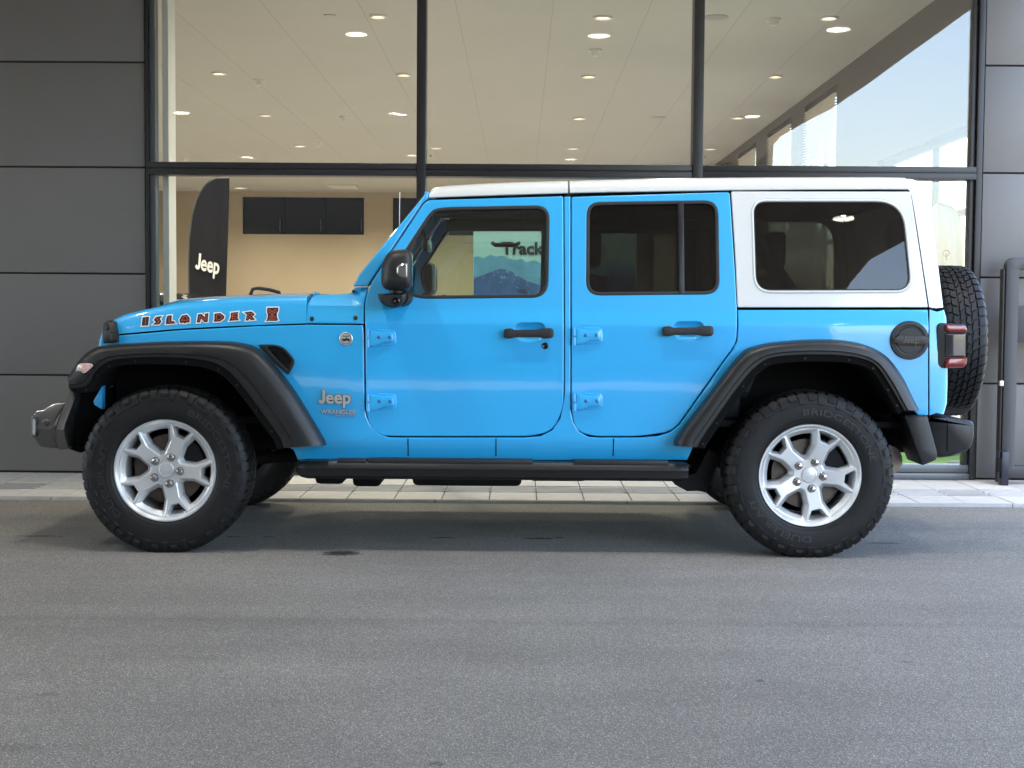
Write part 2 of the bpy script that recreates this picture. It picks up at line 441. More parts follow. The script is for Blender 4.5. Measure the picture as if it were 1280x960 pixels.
# interior shell
CEIL = mat('showroom ceiling', (.62, .61, .565), .75, var=(.5, .03))
TAN = mat('tan board wall', (.50, .41, .285), .7, var=(.7, .05))
IWHT = mat('interior white', (.78, .76, .70), .7)
FLR = mat('showroom floor tile', (.30, .29, .27), .18, var=(3, .08))
bm = B(); box(bm, XL, XR, YF+.12, YB, -.05, .014); obj('floor', bm, FLR, bld)
bm = B(); box(bm, XL, XR, YF+.12, YB+.2, ZC, ZC+.25); ceil = obj('ceiling', bm, CEIL, bld)
bm = B()
for i in range(-9, 5):
    xj = PZ(692, 0, ZC)[0]+i*.905
    if XL < xj < XR: box(bm, xj-.0022, xj+.0022, YF+.15, YB-.01, ZC-.0015, ZC+.001)
for j in range(9):
    yj = 11.2+j*2.73
obj('ceiling_joint', bm, mat('ceiling joint', (.40, .38, .34), .8), ceil)
bm = B(); box(bm, XL-.2, XL, YF+.2, YB+.2, -.05, ZC+.25); obj('side_wall', bm, IWHT, bld)
# back wall with recessed dark windows
bxa, bxb = FX(303, 270, YB), FX(456, 270, YB); bza, bzb = FZ(293, 380, YB), FZ(246.5, 380, YB)
cxa, cxb = FX(491, 270, YB), FX(650, 270, YB)
bm = B()
segs = [(XL, bxa), (bxb, cxa), (cxb, XR)]
box(bm, XL, XR, YB, YB+.2, .014, bza); box(bm, XL, XR, YB, YB+.2, bzb, ZC)
for a, b_ in segs: box(bm, a, b_, YB, YB+.2, bza, bzb)
for px in (299.5, 455.5, 560, 700, 840):
    x = FX(px, 330, YB); box(bm, x-.012, x+.012, YB-.004, YB+.01, .03, ZC-.01)
obj('back_wall', bm, TAN, bld)
for a, b_ in ((bxa, bxb), (cxa, cxb)):
    bm = B(); box(bm, a, b_, YB+.11, YB+.14, bza, bzb)
    n = 3
    for i in range(n+1):
        x = a+(b_-a)*i/n; box(bm, x-.03, x+.03, YB+.07, YB+.11, bza, bzb)
    box(bm, a, b_, YB+.07, YB+.105, bza, bza+.05); box(bm, a, b_, YB+.07, YB+.105, bzb-.05, bzb)
    f = obj('back_window', bm, GLOSSB, bld)
    for i in range(1, n+1):
        bm = B(); x = a+(b_-a)*i/n-.06; box(bm, x-.035, x-.01, YB+.03, YB+.06, bza+.08, bza+.38, .008); obj('handle', bm, ALUG, f)
# white return just behind the glass at the left
bm = B(); box(bm, FX(197.5), FX(205), YF+.14, YF+.34, .014, ZC); obj('white_return', bm, IWHT, bld)
BLINDM = mat('tan blind', (.55, .47, .35), .6)
# right-hand side wall: piers, windows onto the yard, blinds
bm = B()
yy = [YF+.12, 11.3, 14.9, 16.9, 18.8, 19.7, 21.6, 22.6, 24.5, 25.6, 27.6, YB]
for k in range(0, len(yy)-1, 2): box(bm, XR, XR+.2, yy[k], yy[k+1], .014, ZC)
for k in range(1, len(yy)-1, 2):
    a, b_ = yy[k], yy[k+1]
    bl = B(); gl = B(); hd = B(); zh_ = ZC-.12 if a > 16 else 2.75
    box(bm, XR, XR+.2, a, b_, zh_, ZC); box(bm, XR, XR+.2, a, b_, .014, .12)
    box(gl, XR+.09, XR+.10, a, b_, .12, zh_)
    box(hd, XR+.05, XR+.11, a, b_, zh_-.08, zh_, .01); box(hd, XR+.06, XR+.12, a, b_, 2.0, 2.06); box(hd, XR+.06, XR+.112, (a+b_)/2-.03, (a+b_)/2+.03, .12, zh_-.07)
    if a > 16:
        z = ZC-.22
        while z > ZC-1.0:
            box(bl, XR-.02, XR+.03, a+.05, b_-.05, z-.002, z+.002); z -= .035
        for y_ in (a+.3, b_-.3): box(bl, XR+.003, XR+.007, y_-.004, y_+.004, ZC-1.0, ZC-.2)
    fr_ = obj('window_frame', hd, ALU, bld); obj('window_pane', gl, SHOPG, fr_)
    if a > 16: obj('blind', bl, BLINDM, bld)
    else: bl.free()
obj('side_wall', bm, mat('side wall grey', (.085, .078, .070), .6), bld); 
# ceiling fittings
DLW = mat('downlight ring', (.80, .77, .70), .45)
DLE = mat('downlight glow', (.9, .85, .75), .5, emit=((1, .85, .64), .38))
DLO = mat('unlit downlight', (.45, .44, .42), .3)
LAMPS = [(472.5, 19.7, .10, 2), (412.6, 19, .07, 0), (274, 91, .11, 2), (332, 143.5, .11, 2), (505, 93, .11, 2), (375, 182, .14, 2),
         (753.6, 21, .11, 2), (736, 95, .11, 2), (724, 147.5, .12, 2), (823, 146.5, .13, 0), (716, 185, .13, 2), (545, 184.6, .13, 2),
         (895, 21, .14, 0), (1036, 21.6, .11, 2), (969, 95, .11, 2), (922, 146.7, .12, 2), (888, 185.7, .13, 2), (300, 234.6, .2, 1), (610, 234, .2, 1), (800, 232, .2, 1)]
for px, py, r, kd in LAMPS:
    r *= .86
    x, y = PZ(px, py, ZC)
    if y > YB-.4: y = YB-1
    bm = B(); h = .018
    lathe(bm, [(r, -.0005), (r*.98, h), (r*.75, h*1.1), (r*.68, .001)] if kd else [(r, -.0005), (r*.97, .008), (r*.5, .010), (.001, .010)], 28)
    bmesh.ops.rotate(bm, verts=bm.verts[:], cent=(0, 0, 0), matrix=Matrix.Rotation(R(-90), 3, 'X'))
    bmesh.ops.translate(bm, verts=bm.verts[:], vec=(x, y, ZC))
    d = obj('downlight', bm, DLW if kd else DLO, ceil)
    if kd:
        bm = B()
        if kd == 1: cyl(bm, (x, y, ZC-.004), (x, y, ZC+.004), r*.66, n=24)
        else:
            for s in (-1, 1): cyl(bm, (x+s*r*.36, y, ZC-.006), (x+s*r*.36, y, ZC+.004), r*.26, n=16)
            cyl(bm, (x, y, ZC-.0025), (x, y, ZC+.004), r*.67, n=20)
        bmesh.ops.translate(bm, verts=bm.verts[:], vec=(0, 0, -.001))
        obj('downlight', bm, DLE, ceil)
for px, py, r in ((324, 99.5, .07), (430.5, 145.5, .07), (397, 178, .08), (231, 196.5, .1), (744, 62, .07), (715, 201, .08), (967, 23, .07)):
    x, y = PZ(px, py, ZC); bm = B()
    cyl(bm, (x, y, ZC-.02), (x, y, ZC+.002), r, r, 20); cyl(bm, (x, y, ZC-.07), (x, y, ZC-.018), r*.5, r*.75, 18)
    obj('detector', bm, DLW, ceil)
x, y = PZ(440, 239.5, ZC); bm = B(); box(bm, x-.32, x+.32, YB-2.2, YB-1.5, ZC-.06, ZC+.001, .02); obj('air_vent', bm, DLW, ceil)
# lamp light: one spot below each of a grid of ceiling fittings
for i, xx in enumerate((-6.2, -3.6, -1.2, 1.2)):
    for j, y_ in enumerate((11.4, 14.4, 18.4, 23, 28, 32)):
        ld = bpy.data.lights.new('downlight_lamp', 'SPOT'); ld.energy = 52; ld.color = (1, .89, .73); ld.spot_size = R(150); ld.spot_blend = .8; ld.shadow_soft_size = .12
        lo = bpy.data.objects.new('downlight_lamp', ld); COL.objects.link(lo); lo.parent = ceil
        lo.location = Vector((xx, y_, ZC-.05))-WL[ceil]
# canopy over the forecourt
SOFF = mat('canopy soffit', (.46, .43, .385), .6, var=(.6, .05)); FASC = mat('canopy fascia', (.10, .10, .10), .4)
CANB = -5.4
cp = [(-13, YF+.1), (3.75, YF+.1), (3.84, 7.2), (3.97, 1.0), (3.78, -1.5), (4.05, CANB), (-13, CANB)]
bm = B()
DLC = mat('canopy downlight can', (.30, .29, .27), .5)
CANL = [(-4.0, 5.85), (-1.56, 5.85), (.72, 5.85), (2.9, 6.2), (-4.5, .5), (-1.65, .5), (3.05, .45), (-4.6, -4.5), (-1.85, -4.5), (.85, -4.5), (-6.6, 5.85), (-7.0, .5)]
LR = .105
lo_ = [bm.verts.new((x, y, ZS)) for x, y in cp]; hi_ = [bm.verts.new((x, y, ZS+.55)) for x, y in cp]
es = [bm.edges.new((lo_[i], lo_[(i+1) % len(cp)])) for i in range(len(cp))]
for x, y in CANL:
    rg = [bm.verts.new((x+LR*math.cos(2*math.pi*i/28), y+LR*math.sin(2*math.pi*i/28), ZS)) for i in range(28)]
    es += [bm.edges.new((rg[i], rg[(i+1) % 28])) for i in range(28)]
bmesh.ops.triangle_fill(bm, use_beauty=True, edges=es, normal=(0, 0, -1))
bm.faces.new(hi_)
for i in range(len(cp)):
    j = (i+1) % len(cp); f = bm.faces.new((lo_[i], lo_[j], hi_[j], hi_[i])); f.material_index = 1
can = obj('canopy', bm, [SOFF, FASC], bld)
bm = B()
for k in range(-12, 4):
    box(bm, k*1.05-.003, k*1.05+.003, CANB+.02, YF-.1, ZS-.003, ZS+.001)
obj('soffit_joint', bm, mat('soffit joint', (.22, .20, .18), .8), can)
for x, y in CANL:
    bm = B(); lathe(bm, [(LR+.02, .001), (LR+.018, -.007), (LR, -.007), (LR*.96, .03), (LR*.80, .072), (.0005, .074)], 32)
    bmesh.ops.rotate(bm, verts=bm.verts[:], cent=(0, 0, 0), matrix=Matrix.Rotation(R(90), 3, 'X')); bmesh.ops.translate(bm, verts=bm.verts[:], vec=(x, y, ZS)); obj('downlight', bm, DLC, can)
    ld = bpy.data.lights.new('canopy_lamp', 'AREA'); ld.shape = 'DISK'; ld.size = .15; ld.energy = 4.6; ld.color = (1, .95, .88)
    lo = bpy.data.objects.new('canopy_lamp', ld); COL.objects.link(lo); lo.parent = can; lo.location = Vector((x, y, ZS+.05))-WL[can]
bm = B(); box(bm, -20, 5.2, -10.6, -10.0, .002, 7.0, .02)  # unseen dark wall added behind the camera to darken reflections in glass and paint
for k in range(-18, 5, 4): box(bm, k-.03, k+.03, -10.0, -9.97, .01, 6.95)
obj('reflection_block_wall', bm, mat('reflection block panel', (.045, .044, .042), .6), bld)
for x, y in ((3.4, CANB+.4), (-12.4, CANB+.5)):
    bm = B(); box(bm, x-.2, x+.2, y-.2, y+.2, .002, ZS-.004, .01); obj('canopy_column', bm, CLAD, bld)

# =================================================================== THE CAR
YC = 7.465                        # car centre plane
HUBY = 6.68                       # near wheel centre plane
YFL = 6.53                        # outer plane of the wheel arch flares
WZ = [(0, .76), (.44, .782), (.475, .797), (.525, .816), (.80, .8225), (1.085, .820), (1.10, .818), (1.148, .8035), (1.16, .8005), (1.45, .767), (1.73, .730), (2.0, .695)]
XD = P(455, 450, YC-.82)[0]
def Wd(X, Z):
    w_ = sum(pl(WZ, Z+d) for d in (-.008, 0, .008))/3
    if X < XD and Z < 1.3: w_ -= .15*(min(1.25, (XD-X)/1.2))**1.35
    return w_
def BX(px, py, k=0):
    w_ = .8
    for _ in range(4):
        X, Z = P(px, py, YC-w_-k); w_ = Wd(X, Z)
    return X, Z
def BP(pts): return [BX(x, y) for x, y in pts]
def side_y(s, k=0): return lambda x, z, off: YC-s*(Wd(x, z)+k-off)
ZCUT = [.45, .475, .50, .525, .56, .7, .9, 1.05, 1.075, 1.085, 1.095, 1.105, 1.12, 1.135, 1.148, 1.158, 1.17, 1.2, 1.3, 1.4, 1.5, 1.6, 1.68]
XCUT = [XD-.02-.09*i for i in range(16)]
xc_mid = P(640, 500, YC)[0]
car = empty('off_road_car', (xc_mid, YC, 0))
tag(car, 'bright blue four-door off-road car with white hardtop parked side-on outside the showroom', 'car')

def panel(name, px_out, m, parent, s=1, holes=(), k=0, bevel=.0045, depth=.03, zc=True, xc=False, back=False, label=None):
    bm = B()
    plate(bm, BP(px_out), [BP(h) for h in holes], bevel, depth, ZCUT if zc else (), XCUT if xc else (), side_y(s, k), back=back)
    return obj(name, bm, m, parent, ang=19, label=label)

# ---- outlines traced from the photograph (1280 px frame)
BODY = ([(123, 433), (126, 421), (150, 419.3), (225, 412.8), (320, 407.8), (381, 406), (453.5, 406.3), (454.5, 415), (455.8, 509)] +
        [(458, 521), (463.5, 533), (473, 542), (486, 546.6), (500, 547)] +
        [(655, 547), (676, 545.2), (690, 538), (700.5, 523), (705.8, 495)] +
        [(706, 380), (705.6, 300), (705.3, 246), (713, 245.5), (713, 400), (713, 510)] +
        [(716.5, 528), (724, 540), (736, 546.2), (750, 547), (800, 547), (823, 545), (838, 540.2), (849.6, 531)] +
        [(905.8, 451), (917, 436), (921.5, 426), (922.8, 405), (922.3, 387.6), (1160, 387.2), (1160.3, 450), (1160.3, 519)] +
        [(1148, 519), (1134, 506), (1120, 480), (1102, 453), (1070, 439), (1030, 435), (985, 437), (945, 447), (912, 490), (872, 548), (866, 560), (859, 575)] +
        [(372, 575), (367, 563), (352, 553), (330, 515), (305, 478), (285, 452), (255, 442), (200, 438), (145, 440)])
FDOOR = rp([(456.8, 414), (457.2, 509), (461, 531, 10), (472, 544, 10), (497, 545.3, 14), (660, 545.3, 8), (690, 540, 18), (704, 512, 18), (704.8, 480, 14), (704.2, 245.2, 3), (537, 250, 4), (530, 254, 3), (467, 349, 10), (458, 368, 10), (456, 384, 8)])
RDOOR = rp([(714.3, 246, 3), (714.3, 512, 14), (719, 538, 14), (740, 545.3, 14), (800, 545.3, 14), (842, 539, 14), (904.6, 450.5, 6), (917, 434, 8), (920.8, 424, 8), (921.4, 388, 3), (918, 328, 10), (912.2, 240, 4)])
FWIN = rp([(497, 327, 8), (540, 262, 12), (556, 259.5, 12), (686.6, 257, 18), (684.6, 371.5, 20), (524, 373, 12), (506, 366, 10), (498, 345, 8)])
RWIN = rp([(733.8, 253.2, 16), (897.2, 250.8, 18), (899, 367.4, 18), (733, 368.9, 18)])
QWIN = rp([(941.5, 252, 16), (1128, 252, 34), (1139, 363, 20), (945, 363.4, 20)], 10)
HANDLE_F = rp([(645, 404, 8), (680, 403.6, 8), (683, 417, 6), (676, 427, 8), (650, 427, 8), (643, 417, 6)])
HANDLE_R = rp([(843, 402.4, 8), (878, 402, 8), (881, 415, 6), (874, 425, 8), (848, 425, 8), (841, 415, 6)])

body = panel('body', BODY, BLUE, car, xc=True, depth=.05)
panel('body', BODY, BLUE, car, -1, xc=True, depth=.05)
# sill seams
for px in (510, 620, 767):
    bm = B(); x0, z0 = BX(px, 548); x1, z1 = BX(px+.6, 570)
    for za, zb in ((z0, z0-.02), (z0-.02, z1)):
        ya = YC-Wd(x0, za)-.0022; yb = YC-Wd(x0, zb)-.0022
        vs = [bm.verts.new(q) for q in ((x0-.0022, ya, za), (x0+.0022, ya, za), (x0+.0022, yb, zb), (x0-.0022, yb, zb), (x0-.0022, ya+.01, za), (x0+.0022, ya+.01, za), (x0+.0022, yb+.01, zb), (x0-.0022, yb+.01, zb))]
        for f in ((0, 1, 2, 3), (4, 5, 6, 7), (0, 3, 7, 4), (1, 2, 6, 5), (0, 1, 5, 4), (2, 3, 7, 6)): bm.faces.new([vs[i] for i in f])
    obj('sill_seam', bm, MATTE, body)
# dark backing so that the panel gaps read black
for s in (1, -1):
    bm = B()
    pts = BP([(395, 412), (455, 404), (458, 376), (470, 372), (1155, 372), (1155, 425), (1100, 425), (930, 440), (860, 545), (845, 568), (400, 568), (385, 545)])
    plate(bm, pts, (), 0, .012, ZCUT, (), side_y(s, -.052), back=True)
    obj('door_inner_panel', bm, MATTE, car)
    # pillars behind the door edges
    for q in ([(688, 244), (738, 243), (738, 372), (688, 372)], [(900, 242), (940, 242), (944, 372), (904, 372)]):
        bm = B(); plate(bm, BP(q), (), 0, .03, ZCUT, (), side_y(s, -.040), back=True)
        obj('inner_pillar', bm, MATTE, car)
    bm = B()
    plate(bm, BP([(540, 252), (552, 246), (912, 241), (912, 251), (700, 257), (556, 260)]), (), 0, .02, ZCUT, (), side_y(s, -.034), back=True)
    obj('roof_rail', bm, MATTE, car)

def door(px, win, hole, s, mglass, name):
    d = panel(name, px, BLUE, car, s, [win]+([hole] if hole else []), bevel=.005, depth=.034)
    # window rubber
    W = BP(win); W = clean(W)
    if area(W) < 0: W = W[::-1]
    bm = B(); plate(bm, offs(W, -.002), [offs(W, .0135)], .003, .026, ZCUT, (), side_y(s, .002)); obj('window_seal', bm, RUBBER, d)
    bm = B(); plate(bm, offs(W, .009), (), 0, .005, ZCUT, (), side_y(s, -.012), back=True); obj('window_glass', bm, mglass, d)
    return d
def handle(d, hole, x0, x1, yc, s):
    bm = B(); H = clean(BP(hole)); H = H if area(H) > 0 else H[::-1]
    rows = [[(x, YC-s*(Wd(x, z)-o), z) for x, z in offs(H, i)] for i, o in ((-.0005, .004), (.004, .012), (.012, .019), (.022, .022))]
    loft(bm, rows, True); 
    bm.faces.new([v for v in bm.verts][-len(H):]); obj('handle_cup', bm, BLUE, d)
    bm = B()
    for out, k0, k1 in ((rp([(x0, yc-5.5, 4), (x0+9, yc-6.5, 3), (x0+14, yc-4.2, 3), (x1-20, yc-4.6, 3), (x1-15, yc-6.6, 3), (x1, yc-6.6, 5), (x1, yc+6, 5), (x1-13, yc+6.4, 3), (x1-19, yc+4.6, 3), (x0+14, yc+4.8, 3), (x0+9, yc+6.6, 3), (x0, yc+6, 4)]), .036, .016),
                        (rp([(x0+1, yc-4, 3), (x0+8, yc-4, 3), (x0+8, yc+4, 3), (x0+1, yc+4, 3)]), .02, -.004), (rp([(x1-13, yc-4, 3), (x1-1, yc-4, 3), (x1-1, yc+4, 3), (x1-13, yc+4, 3)]), .02, -.004)):
        plate(bm, BP(out), (), .006 if k0 > .03 else 0, k0-k1, (), (), side_y(s, k0), back=True)
    obj('handle', bm, PLASTB, d)
def hinge(d, x, y, s, wd=40):
    bm = B()
    plate(bm, BP(rp([(x+5, y-9.5, 2), (x+15, y-8, 3), (x+22, y-6.5, 3), (x+35, y-6.5, 4), (x+36, y+6, 5), (x+22, y+6.5, 3), (x+12, y+11, 3), (x+5, y+11, 2)])), (), .004, .016, (), (), side_y(s, .015))
    plate(bm, BP(rp([(x+14, y-10.5, 3), (x+38, y-10, 6), (x+39.5, y+9.5, 7), (x+16, y+11, 3)])), (), .003, .006, (), (), side_y(s, .005))
    x0, z0 = BX(x+3, y-10); _, z1 = BX(x+3, y+12)
    yb = YC-s*(Wd(x0, z0)+.009)
    cyl(bm, (x0, yb, z0), (x0, yb, (z0+z1)/2+.003), .0085, n=14); cyl(bm, (x0+.001, yb, (z0+z1)/2-.003), (x0+.001, yb, z1), .0095, n=14)
    h = obj('hinge', bm, BLUE, d)
    for dx in (17.5, 31):
        bx, bz = BX(x+dx, y-.5); by = YC-s*(Wd(bx, bz)+.015); bm = B()
        lathe(bm, [(.0005, -s*.0035), (.004, -s*.0035), (.0085, -s*.0018), (.0088, s*.003)], 16, (bx, by, bz)); obj('hinge_bolt', bm, mat_bolt, d)
mat_bolt = mat('blue bolt', (.018, .17, .42), .35, .2, .5)
for s in (1, -1):
    d = door(FDOOR, FWIN, HANDLE_F, s, SCREENG, 'front_door')
    handle(d, HANDLE_F, 629.5, 692, 416.6, s); hinge(d, 456.5, 422, s); hinge(d, 457, 502, s)
    x, z = BX(681.4, 432.3); bm = B(); lathe(bm, [(.0005, -s*.002), (.006, -s*.002), (.012, -s*.004), (.0155, -s*.002), (.016, s*.004)], 20, (x, YC-s*(Wd(x, z)+.001), z)); obj('lock', bm, GLOSSB, d)
    d2 = door(RDOOR, RWIN, HANDLE_R, s, PRIVG, 'rear_door')
    handle(d2, HANDLE_R, 827, 891, 413.8, s); hinge(d2, 714.5, 419.5, s); hinge(d2, 715, 501.5, s)
    bm = B(); plate(bm, BP([(847.5, 252), (854.5, 252), (855.5, 367.5), (848.5, 367.5)]), (), .002, .02, ZCUT, (), side_y(s, .0035)); obj('window_divider', bm, PLAST, d2)

# ---- hood
HS = [(124.5, 426, 420.5, 418), (127.5, 421.5, 410, 408), (134.5, 419.2, 402.5, 400.4), (147, 417.6, 396, 393.6), (160, 416.4, 391.6, 389.2), (185, 414.2, 386, 383.2), (213, 411.8, 380.5, 374.8), (240, 410, 377.3, 371.8), (280, 408, 374, 369.4), (330, 405.9, 371.5, 367.4), (382.5, 404, 370.8, 366.8)]
rows = []
def hood_y(X, z, zg, zs): # half width of the hood flank
    t = max(0, min(1, (z-zg)/(zs-zg))); return Wd(X, zg)-.001-.030*t*t
HTAB = []
for px, yg, ys, yt in HS:
    Xg, zg = BX(px, yg); w0 = Wd(Xg, zg)-.001
    _, zs = P(px, ys, YC-w0+.03); _, zt = P(px, yt, YC-w0+.17)
    HTAB.append((Xg, zg, zs, zt, w0))
    half = [(w0-.03, zg-.001), (w0, zg), (w0-.0035, zg+.3*(zs-zg)), (w0-.012, zg+.62*(zs-zg)), (w0-.022, zg+.86*(zs-zg)), (w0-.032, zs-.004), (w0-.045, zs+.001), (w0-.075, zs+.25*(zt-zs)), (w0-.11, zs+.62*(zt-zs)), (w0-.15, zt-.002), (w0-.19, zt), (w0-.30, zt-.001), (0, zt+.004)]
    rows.append([(Xg, YC-a, b_) for a, b_ in half]+[(Xg, YC+a, b_) for a, b_ in half[-2::-1]])
# smooth along the length
cols = list(zip(*rows)); cols = [crom(c, 4) for c in cols]; rows = list(zip(*cols))
bm = B(); loft(bm, rows)
last = [bm.verts.new((p[0]+.001, p[1], p[2]-.05)) for p in rows[-1]]
n = len(rows[-1]); bm.verts.ensure_lookup_table(); vv = bm.verts[-2*n:-n]
for i in range(n-1): bm.faces.new((vv[i], vv[i+1], last[i+1], last[i]))
hood = obj('hood', bm, BLUE, car, ang=40)
def HX(px, py):
    """point on the hood flank seen at a pixel"""
    w_ = .75
    for _ in range(5):
        X, Z = P(px, py, YC-w_)
        zg = pl([(h[0], h[1]) for h in HTAB], X); zs = pl([(h[0], h[2]) for h in HTAB], X)
        w_ = hood_y(X, Z, zg, zs)
    return X, Z
def hood_surf(k):
    def f(x, z, off):
        zg = pl([(h[0], h[1]) for h in HTAB], x); zs = pl([(h[0], h[2]) for h in HTAB], x)
        return YC-(hood_y(x, z, zg, zs)+k-off)
    return f
# centre footman loop, washer nozzles, hood latches, cowl screws
bm = B()
x0, z0 = P(311, 368, YC-.45); x1, z1 = P(349, 362.5, YC-.45)
tube(bm, [(x0, YC-.45, z0-.02), (x0+.02, YC-.45, z1+.004), (x0+.05, YC-.45, z1+.008), (x1-.05, YC-.45, z1+.001), (x1, YC-.45, z1-.012), (x1+.01, YC-.45, z0-.02)], .009); obj('hood_bumper', bm, PLASTB, hood)
for s in (1, -1):
    bm = B(); x0, z0 = P(393.5, 368, YC-.66); yb = YC-s*.64
    cyl(bm, (x0, yb, z0-.03), (x0, yb, z0+.006), .014, .011, 14); cyl(bm, (x0+.014, yb-.018, z0+.003), (x0-.006, yb+.022, z0+.006), .008, n=10); obj('washer_nozzle', bm, BLUE, car)
    def hy(x, z, off, s=s): return YC-s*(YC-hood_surf(.03)(x, z, off))
    bm = B(); hp = lambda L: [HX(a, b_) for a, b_ in L]
    plate(bm, hp(rp([(131, 404, 2), (137, 400, 3), (146, 401.5, 2), (148.5, 416, 2), (149.5, 428, 2), (130.5, 429, 2), (129.5, 417, 2)])), (), .006, .045, (), (), hy, back=True)
    plate(bm, hp(rp([(140, 416, 3), (148, 416, 3), (148.5, 426, 3), (140.5, 426.5, 3)])), (), .004, .06, (), (), lambda x, z, off, s=s: YC-s*(YC-hood_surf(.042)(x, z, off)), back=True)
    plate(bm, hp(rp([(133.5, 404, 2), (137, 403, 2), (137.5, 411, 2), (134, 412, 2)])), (), .003, .05, (), (), lambda x, z, off, s=s: YC-s*(YC-hood_surf(.038)(x, z, off)), back=True)
    obj('hood_latch', bm, PLASTB, car)

# ---- cowl beside the windshield foot
for s in (1, -1):
    bm = B()
    out = [(382.6, 404.2), (382.8, 390), (384.5, 378), (388, 371.5), (394, 368.3), (412, 367.8), (430, 367.4), (436.5, 365.8), (441.5, 358.8), (458.8, 358.8), (456.3, 372), (454.8, 384), (454.3, 404.8)]
    plate(bm, BP(out), (), .005, .05, [1.1, 1.13, 1.15, 1.17, 1.2, 1.22], XCUT[:7], lambda x, z, off, s=s: YC-s*(Wd(x, z)-off-max(0, z-1.17)*(.9 if x < XD-.04 else .25)))
    c = obj('cowl', bm, BLUE, car)
    for px, py in ((390, 398.5), (444.5, 397.5)):
        x, z = BX(px, py); bm = B(); lathe(bm, [(.0005, -.004), (.005, -.005), (.0105, -.003), (.011, .006)], 18, (x, YC-Wd(x, z)-.001, z))
        if s > 0: obj('cowl_screw', bm, PLASTB, c)
        else: bm.free()
# cowl top and firewall across the car
bm = B()
xa, za = BX(386, 369); xb, zb = BX(441, 359)
loft(bm, [[(xa, YC-.70, za-.012), (xa, YC+.70, za-.012)], [(xa+.10, YC-.70, za-.03), (xa+.10, YC+.70, za-.03)], [(xb+.03, YC-.74, za-.03), (xb+.03, YC+.74, za-.03)], [(xb+.04, YC-.74, .55), (xb+.04, YC+.74, .55)]]); obj('cowl_tray', bm, PLASTB, car)
bm = B()
for yb in (-.35, .25):
    tube(bm, [(xa+.13, YC+yb, za-.02), (xa+.19, YC+yb-.1, za+.012), (xa+.21, YC+yb-.40, za+.02)], .008)
obj('wiper', bm, PLASTB, car)
# antenna on the far cowl
bm = B(); x0, z0 = P(499.6, 281, YC+.74); x1, z1 = P(499.9, 240, YC+.74)
tube(bm, [(x0-.002, YC+.72, 1.2), (x0, YC+.72, z0), (x1, YC+.72, z1)], .0022, 6); obj('antenna', bm, BADGE, car)

# ---- windshield frame and glass
APIL = rp([(441.2, 358), (449.5, 342), (529.5, 244.6, 4), (533.2, 239.5, 3), (536.4, 239.5, 2), (535.3, 248.5, 2), (528.6, 252.8, 3), (465.6, 348, 8), (459.2, 358)])
for s in (1, -1):
    panel('windshield_pillar', APIL, BLUE, car, s, bevel=.008, depth=.06, k=-.001)
for s in (1, -1):
    bm = B(); plate(bm, BP(APIL), (), 0, .004, ZCUT, (), side_y(s, -.0615), back=True); obj('pillar_trim', bm, SEATM, car)
bm = B()
xa, za = BX(452, 350); xb, zb = BX(531, 246)
box(bm, xb-.005, xb+.05, YC-.70, YC+.70, zb-.01, zb+.03, .01); obj('windshield_header', bm, BLUE, car)
bm = B()
vs = [(xa, -.755, za-.02), (xa, .755, za-.02), (xb+.005, .70, zb), (xb+.005, -.70, zb)]
t_ = Vector((zb-za, 0, -(xb-xa))).normalized()*.006
A = [bm.verts.new((x, YC+y, z)) for x, y, z in vs]; Bv = [bm.verts.new((x+t_.x, YC+y, z+t_.z)) for x, y, z in vs]
bm.faces.new(A); bm.faces.new(Bv)
for i in range(4): bm.faces.new((A[i], A[(i+1) % 4], Bv[(i+1) % 4], Bv[i]))
obj('windshield', bm, SHIELDG, car)

# ---- white roof panels and hardtop
def roof(name, st):
    rows = []
    for px, yg, yt in st:
        Xg, zg = BX(px, yg); w0 = Wd(Xg, zg)+.004
        _, zt = P(px, yt, YC-w0+.05)
        h = zt-zg
        half = [(w0-.05, zg+.004), (w0-.004, zg), (w0, zg+.004), (w0-.001, zg+.22*h), (w0-.006, zg+.5*h), (w0-.014, zg+.72*h), (w0-.027, zg+.88*h), (w0-.045, zg+.97*h), (w0-.07, zt+.002), (w0-.2, zt+.014), (0, zt+.028)]
        rows.append([(Xg, YC-a, b_) for a, b_ in half]+[(Xg, YC+a, b_) for a, b_ in half[-2::-1]])
    bm = B(); V = loft(bm, rows)
    for r, sg in ((V[0], -1), (V[-1], 1)):
        try: bm.faces.new(r)
        except ValueError: pass
    return obj(name, bm, WHITE, car, ang=40)
roof('roof_panel', [(536.5, 247.3, 241), (538.5, 247.2, 236.6), (543, 247, 234.6), (560, 246.4, 232.2), (600, 245, 229.6), (650, 243.4, 227.6), (709.8, 241.6, 226)])
htop = roof('hardtop', [(712.2, 241.5, 226), (760, 240.4, 224.7), (830, 239.4, 223), (912, 238, 222.1), (1000, 237.2, 221.6), (1100, 236.8, 221.5), (1133.8, 237, 222)])
QS = rp([(914, 239.2, 2), (1138.5, 239.4, 2), (1160.2, 384.2, 2), (922, 384.2, 2), (919.6, 328, 8)])
QWO = clean(BP(QWIN)); QWO = QWO if area(QWO) > 0 else QWO[::-1]
for s in (1, -1):
    bm = B(); plate(bm, BP(QS), [offs(QWO, -.010)], .004, .035, ZCUT, (), side_y(s)); q = obj('hardtop_side', bm, WHITE, car, ang=19)
    bm = B(); plate(bm, offs(QWO, -.0115), [offs(QWO, .0005)], .006, .03, ZCUT, (), side_y(s, .005)); obj('window_surround', bm, WHITE, q)
    bm = B(); plate(bm, offs(QWO, .0), [offs(QWO, .006)], 0, .012, ZCUT, (), side_y(s, -.001)); obj('window_seal', bm, RUBBER, q)
    bm = B(); plate(bm, offs(QWO, -.002), (), 0, .005, ZCUT, (), side_y(s, -.007), back=True); obj('window_glass', bm, PRIVG, q)
